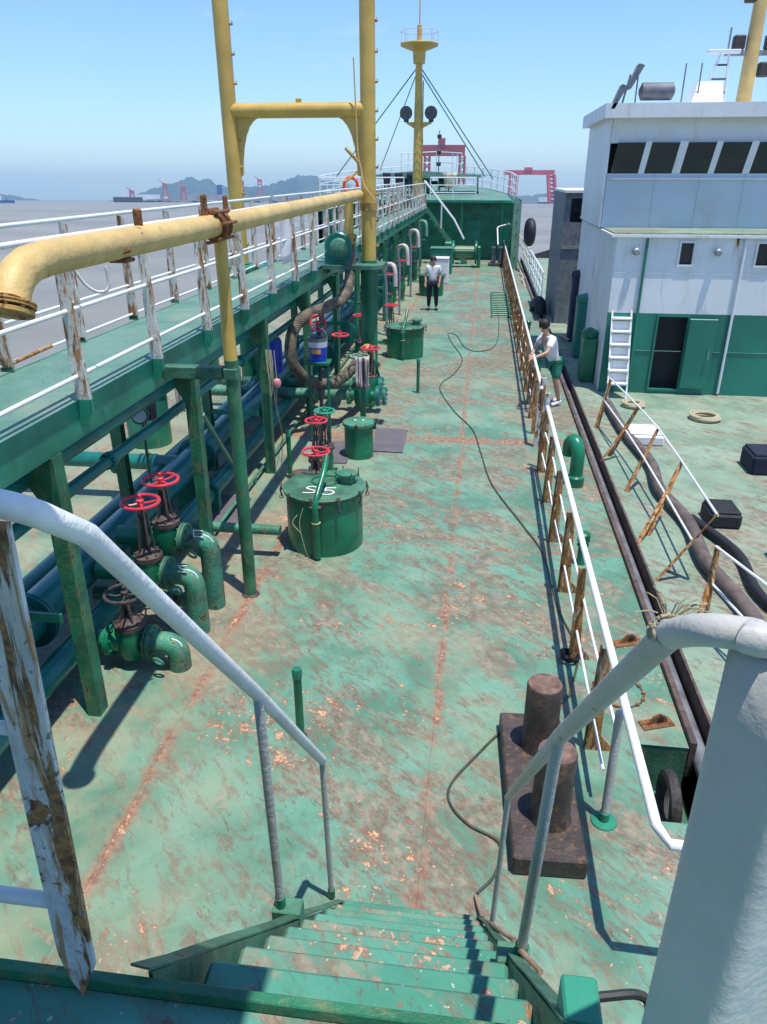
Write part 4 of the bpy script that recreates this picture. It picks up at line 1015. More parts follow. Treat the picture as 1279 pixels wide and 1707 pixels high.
# rope hank and float on a column
o = thing('rope_hank', 'beige rope hank hanging down a catwalk column beside a pink float', 'rope', (-2.99,10.42,0))
mb = MB()
rnd = random.Random(4)
for k in range(5):
    L_ = rnd.uniform(.3,.8); dx = rnd.uniform(-.05,.06)
    mb.tube(curve([(dx,-.08,1.95),(dx+.02,-.1,1.95-L_*.6),(dx+.04,-.1,1.95-L_),(dx+.07,-.1,1.95-L_*.6),(dx+.05,-.08,1.95)], 6), .006, 6)
mb.tube(curve([(.05,-.09,1.9),(.07,-.12,1.2),(.14,-.1,.7),(.10,-.1,.2),(.05,-.15,.02)], 6), .006, 5); mb.build('loops', 'rope', o)
mb = MB(); mb.tube(curve([(.06,-.09,1.9),(.10,-.13,1.1),(.16,-.12,.75),(.06,-.12,.3),(.02,-.2,.02)], 6), .004, 5); mb.build('twine', 'seagreen', o)
mb = MB(); mb.lathe([(.005,-.07),(.045,-.05),(.06,0),(.045,.05),(.005,.07)], (.12,-.12,1.48), n=18); tag(mb.build('float', 'pink', o), 'small pink float')

# lamps / round gauge near columns
o = thing('gauge', 'round pale dial gauge on a stem below the catwalk', 'gauge', (-3.95,8.1,0))
mb = MB(); mb.tube([(0,0,.7),(0,0,1.55)], .02, 10); mb.build('stem', 'green', o); mb = MB(); mb.lathe([(.10,0),(.10,.05),(.08,.055)], (0,-.03,1.62), (.25,-1,.35), 22); mb.build('case', 'green', o)
mb = MB(); mb.lathe([(.08,.056),(.078,.058)], (0,-.03,1.62), (.25,-1,.35), 22); mb.build('dial', 'whitep', o)

# ================================================================ YELLOW STRUCTURE
YM = 15.03
o = thing('mast_frame', 'tall yellow goalpost mast with crossbar straddling the catwalk', 'mast')
def bentpost(x0, x1, zb, zt, r_): return [(x0+(x1-x0)*t_, YM, zb+(zt-zb)*t_) for t_ in (0,.35,.7,1)]
mb = MB(); mb.tube(bentpost(-2.195,-2.20,2.70,9.5,.14), .140, 26); q = mb.build('post', 'yellow', o)
mb = MB(); mb.tube(bentpost(-4.77,-4.83,2.62,9.5,.14), .143, 26); q2 = mb.build('post', 'yellow', o)
for pq, x in ((q,-2.198),(q2,-4.79)):
    stp = None
    for k in range(15):
        z = 3.0+.46*k
        if stp is None: mb = MB(); mb.bbox(.13,.20,-.03,.03,-.03,.0); mb.tube([(.13,0,-.03),(.19,0,-.03),(.19,0,.03)], .01, 6); stp = mb.build('foot_rung', 'yellow_rust', pq, (x,YM,z))
        else: copy_part(stp, (x-.002*k,YM,z), pq)
mb = MB(); mb.tube([(-4.75,YM,5.31),(-2.2,YM,5.31)], .128, 24); mb.build('crossbar', 'yellow', o)
mb = MB(); mb.bbox(-3.52,-3.42,YM-.03,YM+.03,5.43,5.50); mb.build('lug', 'yellow', o)
for s_, x in ((1,-4.65),(-1,-2.34)):
    mb = MB(); P = [(x,YM,5.2),(x+s_*.42,YM,5.2)]+[(x+s_*(.42-.36*math.sin(R(a))), YM, 5.18-.95*(1-math.cos(R(a)))) for a in range(15,91,15)]+[(x,YM,4.2)]
    mb.prism([(a,b_-.01,c) for a,b_,c in P], (0,.02,0)); mb.build('gusset', 'yellow', o)
mb = MB(); mb.lathe([(.17,0),(.165,2.62),(.155,2.72)], (-2.2,YM,0), n=28); q = mb.build('pedestal', 'green', o)
for a in (-35,-100,80,170):
    d = Vector((math.cos(R(a)),math.sin(R(a)),0)); p = Vector((-2.2,YM,0))
    mb = MB(); n_ = Vector((-d.y,d.x,0))*.006; mb.prism([p+d*.14-n_, p+d*.48-n_, p+d*.46-n_+Vector((0,0,.05)), p+d*.14-n_+Vector((0,0,.85))], n_*2); mb.build('foot_gusset', 'green', q)
mb = MB(); mb.lathe([(.17,0),(.165,2.50),(.16,2.62)], (-4.77,YM,0), n=28); mb.build('pedestal', 'green', o)
mb = MB(); mb.bbox(-5.1,-4.25,YM-.4,YM+.4,2.50,2.60); mb.build('platform', 'green_mid', o)
mb = MB()
for x, y in ((-5.05,YM-.35),(-5.05,YM+.35)): mb.tube([(x,y,2.6),(x,y,3.3)], .02, 8)
mb.tube([(-5.05,YM-.35,3.28),(-5.05,YM+.35,3.28)], .02, 8); mb.build('guard', 'green_mid', o)
mb = MB()
prof = [(-3.03,14.45),(-2.05,14.45),(-1.88,14.6),(-1.86,15.2),(-2.0,15.34),(-3.03,15.34)]
mb.prism([(x,y,2.60) for x,y in prof], (0,0,.075)); mb.build('winch_platform', 'green_dirty', o)
# cables running down the post
mb = MB(); mb.tube(curve([(-2.42,14.86,6.1),(-2.38,14.87,5.0),(-2.36,14.86,4.6),(-2.30,14.85,4.3),(-2.24,14.84,4.05),(-2.05,14.85,3.8)], 6), .013, 6); mb.build('cable', 'yellow_worn', o)
mb = MB(); mb.tube(curve([(-2.36,14.86,4.45),(-2.50,14.8,4.6),(-2.58,14.8,4.68)], 5), .03, 8); mb.tube(curve([(-2.38,14.86,4.3),(-2.5,14.8,4.18),(-2.62,14.75,4.12)], 5), .02, 8); mb.build('bracket', 'yellow_rust', o)
mb = MB(); mb.tube([(-2.198,YM,3.62),(-2.198,YM,3.76)], .165, 24); mb.build('collar', 'yellow_rust', o)

# hose boom
def BX(y): return -2.36
def BZ(y): return 3.835+.007*max(0, y-6.86)
o = thing('hose_boom', 'long faded yellow boom pipe with rusty fittings reaching towards the camera', 'pipe')
P = [(BX(y),y,BZ(y)) for y in (14.9,12,9,7,5.4,4.3)]
mb = MB(); mb.tube(P+[(-2.36,3.95,3.832),(-2.358,3.80,3.82),(-2.352,3.68,3.785),(-2.347,3.60,3.73),(-2.345,3.56,3.67)], .094, 26); mb.build('pipe', 'yellow_worn', o)
mb = MB(); flange(mb, (-2.345,3.55,3.655), (0,-.42,-.9), .125, .016, 8); mb.build('end_flange', 'yellow_rust', o)
mb = MB(); mb.lathe([(.118,-.01),(.118,.012),(.03,.016)], (-2.345,3.535,3.62), (0,-.42,-.9), 24); mb.build('blank_plate', 'yellow_rust', o)
mb = MB(); mb.ring((BX(6.7),6.7,BZ(6.7)), .115, .03, (.05,1,.35), 24, 6); mb.ring((BX(6.85),6.85,BZ(6.85)), .11, .022, (-.05,1,.2), 24, 6)
for k in range(7):
    a = R(50*k+10); mb.tube([(BX(6.7)+.125*math.cos(a),6.58,BZ(6.7)+.135*math.sin(a)),(BX(6.8)+.125*math.cos(a),6.98,BZ(6.8)+.135*math.sin(a))], .016, 6)
mb.build('clamp', 'rust', o)
mb = MB(); mb.bbox(BX(5)-.03,BX(5)+.03,5.18,5.21,BZ(5)+.085,BZ(5)+.20,.01); mb.build('lug', 'rust', o)
mb = MB(); mb.bbox(BX(6.6)-.035,BX(6.6)+.02,6.52,6.56,BZ(6.6)+.09,BZ(6.6)+.26,.015); mb.bbox(BX(7.0)+.0,BX(7.0)+.04,7.0,7.05,BZ(7)+.08,BZ(7)+.24,.015); mb.build('lug', 'rust', o)
mb = MB(); mb.bbox(BX(4.85)-.06,BX(4.85)+.06,4.8,4.95,BZ(4.9)-.115,BZ(4.9)-.09,.008); mb.tube([(BX(4.7)+.05,4.72,BZ(4.7)-.05),(BX(4.7)+.11,4.78,BZ(4.7)-.03)], .014, 6); mb.build('lug', 'rust', o)
mb = MB(); mb.tube([(BX(6.8),6.86,2.62),(BX(6.8)+.0,6.86,3.2),(BX(6.8),6.86,3.72)], [.066,.058,.060], 18); mb.build('prop', 'yellow', o)
mb = MB(); mb.tube([(-2.36,6.86,0.02),(-2.355,6.86,2.62)], .068, 20); mb.build('prop_base', 'green_rust', o)
mb = MB(); mb.lathe([(.10,0),(.09,.01),(.07,.02)], (-2.36,6.86,.001), n=24); mb.build('weld_collar', 'bitt', o)
mb = MB(); mb.bbox(-3.04,-2.44,6.80,6.92,2.43,2.55,.008); mb.bbox(-2.425,-2.29,6.785,6.935,2.435,2.545,.008); mb.build('bracket', 'green_dirty', o)
mb = MB(); mb.tube([(-2.53,14.75,3.85),(-2.53,14.75,3.17)], .085, 18); mb.build('drop_pipe', 'yellow', o)
mb = MB(); mb.lathe([(.09,.10),(.14,.08),(.145,.03),(.13,.0),(.10,-.10),(.07,-.14)], (-2.53,14.75,3.12), n=22); mb.build('coupling', 'yellow_rust', o)
# hook of bent white rod hanging below the boom
mb = MB(); mb.tube(curve([(-2.98,5.35,3.62),(-2.93,5.4,3.50),(-2.86,5.45,3.44),(-2.80,5.5,3.47),(-2.80,5.5,3.62)], 5), .012, 8); tag(mb.build('rod_loop', 'white_rusty'), 'bent white rod loop hanging on the railing under the yellow boom', 'rod')

# winch motor
o = thing('winch_motor', 'dark green winch motor with round end cap on the platform by the yellow post', 'motor', (-2.72,14.85,2.68))
mb = MB(); mb.lathe([(.24,-.30),(.26,-.28),(.26,.22),(.22,.26)], (0,0,.32), (0,1,0), 32); mb.build('casing', 'teal', o)
mb = MB(); mb.lathe([(.15,-.345),(.17,-.33),(.18,-.30)], (0.02,0,.30), (0,1,0), 28); mb.build('end_cap', 'seagreen', o)
mb = MB(); mb.bbox(-.26,.26,-.28,.22,.0,.22); mb.build('base', 'teal', o)

# hose
mb = MB()
HP = [(-2.53,14.74,3.0),(-2.50,14.6,2.6),(-2.47,14.2,2.35),(-2.50,13.7,2.18),(-2.72,13.1,2.10),(-2.92,12.7,2.05),(-3.10,12.45,1.88),(-3.16,12.3,1.60),(-3.13,12.3,1.30),(-2.98,12.45,1.02),(-2.74,12.65,.86),(-2.50,12.9,.84),(-2.28,13.35,.98),(-2.16,13.9,1.12),(-2.15,14.1,1.0)]
P = curve(HP, 9); mb.tube(P, [.100-.0*i for i in range(len(P))], 18)
o = tag(mb.build('cargo_hose', 'hose'), 'dirty canvas-wrapped cargo hose looping down from the yellow boom', 'hose')
mb = MB(); mb.tube(bend([(0,0,0),(0,0,.58),(-.02,-.25,.70)], .15), .11, 16); q = thing('hose_connector', 'cream painted pipe elbow where the cargo hose ends beside the pedestal', 'pipe', (-2.08,14.25,.5)); mb.build('elbow', 'yellow_worn', q)
mb = MB(); flange(mb, (0.02,.02,.42), (.6,.4,1), .20, .04, 8); mb.build('flange', 'teal', q); mb = MB(); mb.tube([(0,0,-.5),(0,0,.05)], .09, 14); mb.build('riser', 'green', q)

# ================================================================ FORECASTLE
FZ = 3.0
fc = thing('forecastle', 'raised green forecastle with dark bulkhead at the bow', 'ship bow')
oc = [(PORT+.2,BRK),(-8.6,47),(-7.4,51.5),(-5.8,55.5),(-3.6,58.2),(-1.4,55.5),(.3,51.5),(1.4,47),(STB-.3,BRK)]
def fz(y): return FZ+(y-BRK)*.045
mb = MB(); mb.add([(x,y,fz(y)) for x,y in oc], [tuple(range(len(oc)))]); mb.build('deck', 'walk', fc)
mb = MB(); mb.box(PORT+.2,STB-.3,BRK,BRK+.02,0.003,FZ-.0); mb.build('bulkhead', 'green', fc)
mb = MB(); mb.box(PORT+.2,STB-.3,BRK-.9,BRK-.003,FZ-.12,FZ+.003); mb.build('overhang', 'green_mid', fc)
for x in (-8,-5.6,-1.2,.9): mb = MB(); mb.bbox(x-.06,x+.06,BRK-.85,BRK-.7,0.002,FZ-.12); mb.build('pillar', 'green', fc)
for x in (-6.8,-.6): 
    mb = MB(); mb.bbox(x-.4,x+.4,BRK-.06,BRK-.002,.25,2.0,.02); q = mb.build('door', 'green_mid', fc); mb = MB(); mb.tube([(x+.3,BRK-.09,1.1),(x+.3,BRK-.09,1.25)], .02, 6); mb.build('handle', 'steel', q)
# inclined white ladder pair from the catwalk end down to the deck
o = thing('inclined_ladder', 'white-railed inclined ladder from the catwalk end down to the bow deck', 'ladder', (0,0,0))
for yy in (41.0,41.7):
    mb = MB(); mb.tube([(-3.1,yy-.6,3.95),(-1.55,yy-.6,2.15),(-1.0,yy-.6,1.2)], .03, 10); mb.build('handrail', 'white', o)
    mb = MB(); mb.prism([(-3.1,yy-.6,2.7),(-2.95,yy-.6,2.7),(-.75,yy-.6,0),(-1.0,yy-.6,0)], (0,.02,0)); mb.build('stringer', 'seagreen', o)
    mb = MB(); mb.tube([(-2.2,yy-.6,1.7),(-2.2,yy-.6,2.9)], .02, 8); mb.build('post', 'white', o)
for k in range(9): z = 2.45-.29*k; mb = MB(); mb.bbox(-3.0+.235*k,-2.78+.235*k,40.42,41.1,z-.02,z); mb.build('tread', 'seagreen', o)
# railings of the forecastle
def pathrail(name, label, pts, h, mat='white', r_=.03, nr=3, every=1.4, group=None):
    o = thing(name, label, 'railing', group=group)
    tot = []
    for a, e in zip(pts, pts[1:]):
        a, e = Vector(a), Vector(e); m_ = max(1, round((e-a).length/every))
        for k in range(m_): tot.append(a+(e-a)*k/m_)
    tot.append(Vector(pts[-1]))
    p0 = None
    for p in tot:
        if p0 is None: mb = MB(); mb.tube([(0,0,0),(0,0,h)], r_*.95, 8); p0 = mb.build('post', mat, o, p)
        else: copy_part(p0, p, o)
    for k in range(nr):
        z = h*(1-k/nr); mb = MB(); mb.tube([Vector(p)+Vector((0,0,z)) for p in pts], r_ if k == 0 else r_*.7, 8); mb.build('rail', mat, o)
    return o
pathrail('forecastle_railing', 'white railing along the aft edge of the forecastle, right of the catwalk', [(-2.9,BRK-.8,FZ),(STB-2.4,BRK-.8,FZ)], 1.08)
pathrail('forecastle_railing', 'white railing along the aft edge of the forecastle, left of the catwalk', [(-4.3,BRK-.8,FZ),(PORT+.3,BRK-.8,FZ)], 1.08)
pathrail('forecastle_railing', 'curved white bow railing on the port side of the forecastle', [(x,y,fz(y)) for x,y in oc[:4]], 1.15)
pathrail('forecastle_railing', 'curved white bow railing on the starboard side of the forecastle', [(x,y,fz(y)) for x,y in oc[5:]], 1.15)
pathrail('bow_platform_railing', 'tall white railing round the raised platform at the very bow', [(-5.7,54.2,fz(54)),(-5.0,56.6,fz(56)),(-3.6,57.9,fz(58)),(-2.4,56.6,fz(56)),(-1.7,54.2,fz(54))], 2.0, nr=3)
# windlass deck clutter
o = thing('windlass_cover', 'broad pale green tarpaulin canopy over the windlass', 'canopy', (0,0,0))
mb = MB(); mb.prism([(-7.2,47,4.15),(-4.0,47,4.42),(-.3,47,4.20),(-.3,47,4.06),(-7.2,47,4.0)], (0,2.6,0)); mb.build('sheet', 'green_pale', o)
for x in (-7,-4,-.5): mb = MB(); mb.tube([(x,47.2,fz(47)),(x,47.2,4.1)], .04, 8); mb.build('post', 'green', o)
o = thing('windlass', 'dark anchor windlass under the canopy at the bow', 'windlass', (-3.6,48.2,fz(48)))
for s_ in (-1,1):
    mb = MB(); mb.lathe([(.45,-.3),(.45,-.25),(.25,-.2),(.25,.2),(.45,.25),(.45,.3)], (s_*1.1,0,.55), (1,0,0), 22); mb.build('drum', 'green', o)
mb = MB(); mb.tube([(-1.8,0,.55),(1.8,0,.55)], .1, 12); mb.build('shaft', 'iron', o)
mb = MB(); mb.bbox(-.35,.35,-.5,.5,0,.9,.05); mb.build('gearbox', 'green', o)
for i, (x, y, w_, mat, lb) in enumerate(((-5.0,46.3,.5,'cloth_dark','dark jacket hung left of the mast at the bow'),(-4.35,46.2,.4,'cloth_dark','navy cloth hung close left of the mast'),(-5.7,46.3,.5,'cloth_dark','dark bundle hung near the lifebuoy'),(-2.05,45.8,.8,'cloth_beige','beige cloth hung right of the mast at the bow'))):
    q = rag(x,y,4.30 if i < 3 else 4.28,.9,w_,lb,mat,20+i,'hung_cloth'); q['group'] = 'clothes hung at the bow'
o = thing('lifebuoy', 'orange-red lifebuoy ring standing on the forecastle rail behind the yellow post', 'lifebuoy', (-7.1,BRK-.9,3.72))
mb = MB(); mb.ring((0,0,0), .36, .085, (0,-1,.1), 32, 10); mb.build('ring', 'orange', o)
for a in (45,135,225,315):
    mb = MB(); mb.ring((.36*math.cos(R(a)),0,.36*math.sin(R(a))), .09, .012, (-math.sin(R(a)),0,math.cos(R(a))), 14, 5); mb.build('band', 'whitep', o)
# side bulwark end at the starboard break, with tyre
o = thing('bulwark_end', 'upright pale green bulwark end plate at the starboard break of the forecastle', 'bulwark')
mb = MB(); mb.prism([(1.35,38.6,0),(1.72,38.6,0),(1.72,38.6,3.0),(1.35,38.6,3.35)], (0,.10,0)); mb.build('plate', 'green_pale', o)
mb = MB(); mb.prism([(1.30,38.7,0),(1.30,41.8,0),(1.30,41.8,3.0),(1.30,38.7,3.0)], (.05,0,0)); mb.build('side_plate', 'green', o)
for k in range(5): mb = MB(); mb.lathe([(.035,0),(.035,.02)], (1.55,38.6,.5+.55*k), (0,-1,0), 10); mb.build('bolt', 'rust_dark', o)
for x, y, z, lb in ((2.15,37.8,1.75,'large black round fender hanging at the starboard bow'),(1.95,26.0,-.1,'black fender hanging on the ship side by the far railing')):
    mb = MB(); mb.ring((0,0,0), .44, .20, (1,.15,0), 30, 12)
    tag(mb.build('fender', 'black', loc=(x,y,z)), lb, 'fender', 'black fenders on the ship side')
# mooring lines at the bow
for i, (a, e) in enumerate((((1.7,38.3,1.6),(4.6,30,-.6)),((1.7,38.3,1.2),(4.2,27,-.9)),((1.75,36.5,.2),(2.9,22,.25)),((1.75,34,.15),(2.4,20.5,.2)))):
    a, e = Vector(a), Vector(e); P = [a+(e-a)*t_-Vector((0,0,.5*math.sin(math.pi*t_))) for t_ in [k/10 for k in range(11)]]
    mb = MB(); mb.tube(P, .028, 6); tag(mb.build('mooring_line', 'rope'), ['highest mooring line slanting from the bow to the neighbouring ship','second mooring line slanting from the bow to the neighbouring ship','long mooring line leaving the deck edge near the bow','lowest mooring line along the deck edge'][i], 'mooring line', 'mooring lines at the starboard bow')

# foremast
o = thing('foremast', 'tall yellow foremast with round top platform and two floodlights', 'mast', (-3.72,43.6,0))
mb = MB(); mb.tube([(0,0,FZ),(0,0,6.2),(0,0,9.4)], [.25,.22,.17], 22); mb.build('pole', 'yellow', o)
mb = MB(); mb.tube([(0,0,9.35),(0,0,10.05)], [.30,.34], 22); mb.build('neck', 'yellow', o)
mb = MB(); mb.lathe([(.35,9.9),(.95,10.12),(.97,10.2),(.95,10.24),(.02,10.24)], n=28); mb.build('top_platform', 'yellow', o)
mb = MB(); mb.ring((0,0,10.75), .93, .012, n=28, m=5)
for k in range(8): a = R(45*k); mb.tube([(.93*math.cos(a),.93*math.sin(a),10.2),(.93*math.cos(a),.93*math.sin(a),10.75)], .011, 5)
mb.build('guard_ring', 'yellow_worn', o)
mb = MB(); mb.tube([(0,0,10.2),(0,0,11.0)], .13, 14); mb.tube([(0,0,11.0),(0,0,12.1)], .035, 8); mb.build('topmast', 'yellow_worn', o)
st = None
for k in range(15):
    if st is None: mb = MB(); mb.prism([(-.2,-.25,0),(.2,-.25,0),(0,-.27,.16)], (0,.06,0)); st = mb.build('foot_rung', 'yellow_worn', o, (0,0,3.6))
    else: c = copy_part(st, (0,.03*min(1,k/15),3.6+.40*k), o); c.scale = (1-.02*k,)*3
mb = MB(); mb.tube([(.27,-.1,FZ),(.24,-.1,8.6)], .03, 6); mb.build('cable_pipe', 'yellow_rust', o)
mb = MB(); mb.prism([(-.62,-.06,6.72),(-.62,-.06,6.66),(-.2,-.06,6.42),(.2,-.06,6.42),(.72,-.06,6.66),(.72,-.06,6.72)], (0,.12,0)); mb.build('lamp_bracket', 'yellow', o)
for x in (-.62,.68):
    mb = MB(); mb.lathe([(.14,.30),(.28,.12),(.33,-.05),(.33,-.10),(.30,-.11)], (x,-.05,7.15), (.1,1,.15), 24); q = mb.build('floodlight', 'iron', o)
    mb = MB(); mb.lathe([(.30,-.112),(.29,-.12)], (x,-.05,7.15), (.1,1,.15), 24); mb.build('lens', 'lens', q)
    mb = MB(); mb.bbox(x-.12,x+.12,-.12,.1,6.72,6.86); mb.build('mount', 'iron', q)
for i, (e, zt) in enumerate((((-8.6,46,4.1),9.3),((-6.9,52.5,4.5),9.2),((.35,46.5,4.0),9.3),((-.1,47.5,4.1),9.1))):
    mb = MB(); mb.tube([(-3.72,43.6,zt),e], .028, 6); tag(mb.build('stay_wire', 'stay'), ['outer stay wire slanting left from the foremast','inner stay wire slanting left from the foremast','outer stay wire slanting right from the foremast','inner stay wire slanting right from the foremast'][i], 'stay wire', 'stay wires of the foremast')
o = thing('bow_jackstaff', 'small staff with dark signal lamps just right of the foremast', 'staff', (-2.75,46.5,fz(46.5)))
mb = MB(); mb.tube([(0,0,0),(0,0,3.3)], .03, 8); mb.build('pole', 'steel', o)
for z in (2.9,2.1,1.5): mb = MB(); mb.bbox(-.12,.12,-.1,.1,z,z+.22,.04); mb.build('lamp', 'iron', o)
# stores on the fore deck
o = thing('winch', 'green mooring winch on the fore part of the main deck', 'winch', (-.9,39.2,0))
mb = MB(); mb.lathe([(.55,-.6),(.55,-.52),(.3,-.5),(.3,.5),(.55,.52),(.55,.6)], (0,0,.7), (1,0,0), 24); mb.build('drum', 'green', o)
mb = MB(); mb.bbox(-1.0,-.62,-.5,.5,.0,1.2,.05); mb.build('gearbox', 'green', o); mb = MB(); mb.bbox(.62,.8,-.4,.4,0,1.0,.04); mb.build('end_frame', 'green', o); mb = MB(); mb.lathe([(.3,-.45),(.3,.45)], (0,0,.7), (1,0,0), 20); mb.build('line', 'rope', o)
o = thing('deck_locker', 'green steel deck locker below the forecastle', 'locker', (-1.9,36.5,0))
mb = MB(); mb.bbox(-.5,.5,-.4,.4,0,1.1,.02); mb.build('body', 'green_mid', o); mb = MB(); mb.bbox(-.53,.53,-.43,.43,1.1,1.16,.02); mb.build('lid', 'seagreen', o)
o = thing('fairlead', 'small dark mooring fitting on deck at the end of the far railing', 'fairlead', (.8,39.9,0))
mb = MB(); mb.bbox(-.5,.3,-.3,.3,0,.12); mb.build('base', 'rust_dark', o)
for x in (-.25,.1): mb = MB(); mb.lathe([(.12,.12),(.12,.8),(.16,.83),(.16,.9)], (x,0,0), n=18); mb.build('post', 'bluehose', o)
o = thing('deck_box', 'white box standing on deck near the far hatch', 'box', (-1.75,33.0,0)); mb = MB(); mb.bbox(-.35,.35,-.3,.3,0,1.0,.03); mb.build('body', 'whiteh', o); mb = MB(); mb.bbox(-.36,.36,-.32,.32,1.0,1.05,.015); mb.build('lid', 'whiteh', o)

# ================================================================ NEIGHBOURING SHIP
NX = 2.12
b = MB(); b.box(NX, 12.0, -6, 44, -.02, 0.0); nd = tag(b.build('neighbour_deck', 'deck2'), kind='structure')
b = MB()
for (x0,y0),(x1,y1) in zip([(NX,-6),(NX,44),(5,52),(7,54),(12,50),(12,-6)], [(NX,44),(5,52),(7,54),(12,50),(12,-6),(NX,-6)]):
    b.add([(x0,y0,hullz(y0)),(x1,y1,hullz(y1)),(x1,y1,-.022),(x0,y0,-.022)], [(0,1,2,3)])
tag(b.build('neighbour_hull', 'hull'), kind='structure')
mb = MB(); mb.box(NX-.025,NX+.0,-6,44,-.25,.05); mb.build('edge_bar', 'rust_dark', nd)
# battered railing of the neighbour
o = thing('broken_railing', 'battered rusty railing leaning over on the neighbouring ship', 'railing', group='neighbour railing')
feet = [(2.24,13.4),(2.25,11.9),(2.28,10.4),(2.30,8.95),(2.34,8.0),(2.42,6.75),(2.5,5.6),(2.5,4.5)]
tops = []
for i, (x, y) in enumerate(feet):
    ln = .92; lean = [.10,.25,.30,.34,.26,-.05,.3,.3][i]; t_ = Vector((x+lean+.08, y+[.15,-.1,.3,.5,-.3,.1,.1,.1][i], ln*math.cos(lean))); tops.append(t_)
    mb = MB(); f = Vector((x,y,0)); mb.tube([f, t_], [.045,.028], 4, squash=.35); mb.build('stanchion', 'rusty_stan', o)
    if i in (1,3,4,5): 
        mb = MB(); mb.tube([f+Vector((-.16,-.25,.0)), f+(t_-f)*.65], [.03,.026], 4, squash=.4); mb.build('brace', 'rusty_stan', o)
for fr in (1.0,.55):
    for a in ((0,4),(5,7)):
        mb = MB(); mb.tube([Vector((*feet[k],0))+(tops[k]-Vector((*feet[k],0)))*fr+Vector((random.uniform(-.02,.02),0,random.uniform(-.02,.02))) for k in range(a[0],a[1]+1)], .014, 8); mb.build('rail', 'white_worn', o)
mb = MB(); mb.tube(curve([(2.62,14.8,.1),(2.66,13,.1),(2.80,11.4,.11),(2.72,10.3,.1),(2.86,9.2,.1),(2.80,8.1,.1),(2.95,7.0,.1),(3.0,5.6,.1),(3.2,4.0,.1)], 7), .085, 14)
tag(mb.build('deck_hose', 'brownhose'), 'thick brown hose lying along the neighbouring deck behind its railing', 'hose')
mb = MB(); mb.tube(curve([(2.95,9.4,.07),(3.25,8.4,.07),(3.2,7.4,.07),(3.55,6.2,.07),(3.6,4,.07)], 7), .06, 12)
tag(mb.build('deck_hose', 'black'), 'thinner black hose on the neighbouring deck', 'hose')
for i,(x,y,w_,d_,h,mat,lb) in enumerate(((3.9,8.3,.25,.3,.22,'white','white block on the neighbouring deck nearest the big post'),(3.35,9.5,.2,.25,.2,'dark','small dark block beside the hose on the neighbouring deck'),(4.6,11.6,.3,.3,.3,'navy','dark blue bundle on the neighbouring deck at the photo edge'),(2.95,12.8,.3,.3,.18,'white','pale chest near the neighbouring rail end'))):
    o = thing('deck_block', lb, 'box', (x,y,0)); mb = MB(); mb.bbox(-w_,w_,-d_,d_,0,h,.03); mb.build('body', mat, o); mb = MB(); mb.bbox(-w_*.9,w_*.9,-d_*.9,d_*.9,h,h+.03,.01); mb.build('lid', mat, o)
# neighbour house
HY = 16.0
o = thing('ship_house', 'white and green deckhouse with slanted wheelhouse windows on the neighbouring ship', 'deckhouse')
def wall_open(x0,x1,z0,z1,y,opens,mat,nm,th=.06):
    """wall panel facing -y with rectangular openings"""
    xs = sorted({x0,x1,*[a for q in opens for a in q[:2]]}); zs = sorted({z0,z1,*[a for q in opens for a in q[2:4]]}); mb = MB()
    for xa, xb in zip(xs, xs[1:]):
        for za, zb in zip(zs, zs[1:]):
            cx_, cz_ = (xa+xb)/2, (za+zb)/2
            if any(q[0] < cx_ < q[1] and q[2] < cz_ < q[3] for q in opens): continue
            mb.box(xa,xb,y,y+th,za,zb)
    return mb.build(nm, mat, o)
wall_open(2.62,8.5,.003,1.66,HY,[(3.64,4.22,.10,1.60)],'greenh','lower_wall')
wall_open(2.62,8.5,1.661,3.12,HY,[(3.86,4.10,2.62,3.02),(5.3,5.55,2.62,3.02)],'whiteh','upper_wall')
mb = MB(); mb.box(2.62,2.68,HY+.06,22,.003,3.12); mb.build('side_wall', 'whiteh', o)
mb = MB(); mb.box(3.5,4.4,HY+.3,HY+.35,.02,1.66); mb.box(3.4,5.8,HY+.2,HY+.24,2.3,3.1); mb.build('dark_interior', 'dark', o)
for x0 in (3.88,5.32): mb = MB(); mb.box(x0,x0+.2,HY+.03,HY+.045,2.64,3.0); mb.build('window_pane', 'glass', o)
mb = MB(); mb.box(2.5,8.6,HY-.10,HY+1.6,3.121,3.17); mb.build('deck_edge', 'whiteh', o)
mb = MB(); mb.box(2.55,8.5,HY-.02,22,3.171,3.20); mb.build('boat_deck', 'deck2', o)
# wheelhouse
WY = 17.6
wall_open(2.50,7.6,3.20,4.26,WY,[],'shaded_wall','wheelhouse_wall')
mb = MB(); mb.prism([(2.46,WY,3.2),(2.46,WY,5.30),(2.46,21,5.30),(2.46,21,3.2)], (.05,0,0)); mb.build('wheelhouse_side', 'whiteh', o)
mb = MB(); mb.prism([(2.3,WY-.30,5.28),(7.8,WY-.30,5.28),(7.8,21.2,5.28),(2.3,21.2,5.28)], (0,0,.26)); mb.build('roof', 'whiteh', o)
mb = MB(); mb.box(2.52,7.6,WY+.02,WY+.05,4.83,5.28); mb.build('fascia', 'whiteh', o)
xs = [2.56,3.16,3.24,3.84,3.96,4.56,4.64,5.24,5.34,5.94,6.04,6.64,6.74,7.4]
for k in range(0, len(xs)-1, 2):
    mb = MB(); mb.prism([(xs[k]+.02,WY+.02,4.27),(xs[k+1]-.02,WY+.02,4.27),(xs[k+1]+.05,WY-.10,4.84),(xs[k]+.09,WY-.10,4.84)], (0,.02,0)); mb.build('window_pane', 'glass', o)
for k in range(1, len(xs)-1, 2):
    mb = MB(); mb.prism([(xs[k]-.02,WY,4.26),(xs[k+1]+.02,WY,4.26),(xs[k+1]+.09,WY-.12,4.86),(xs[k]+.05,WY-.12,4.86)], (0,.06,0)); mb.build('mullion', 'whiteh', o)
mb = MB(); mb.box(2.52,7.6,WY+.3,WY+.34,4.0,5.25); mb.build('dark_interior', 'dark', o)
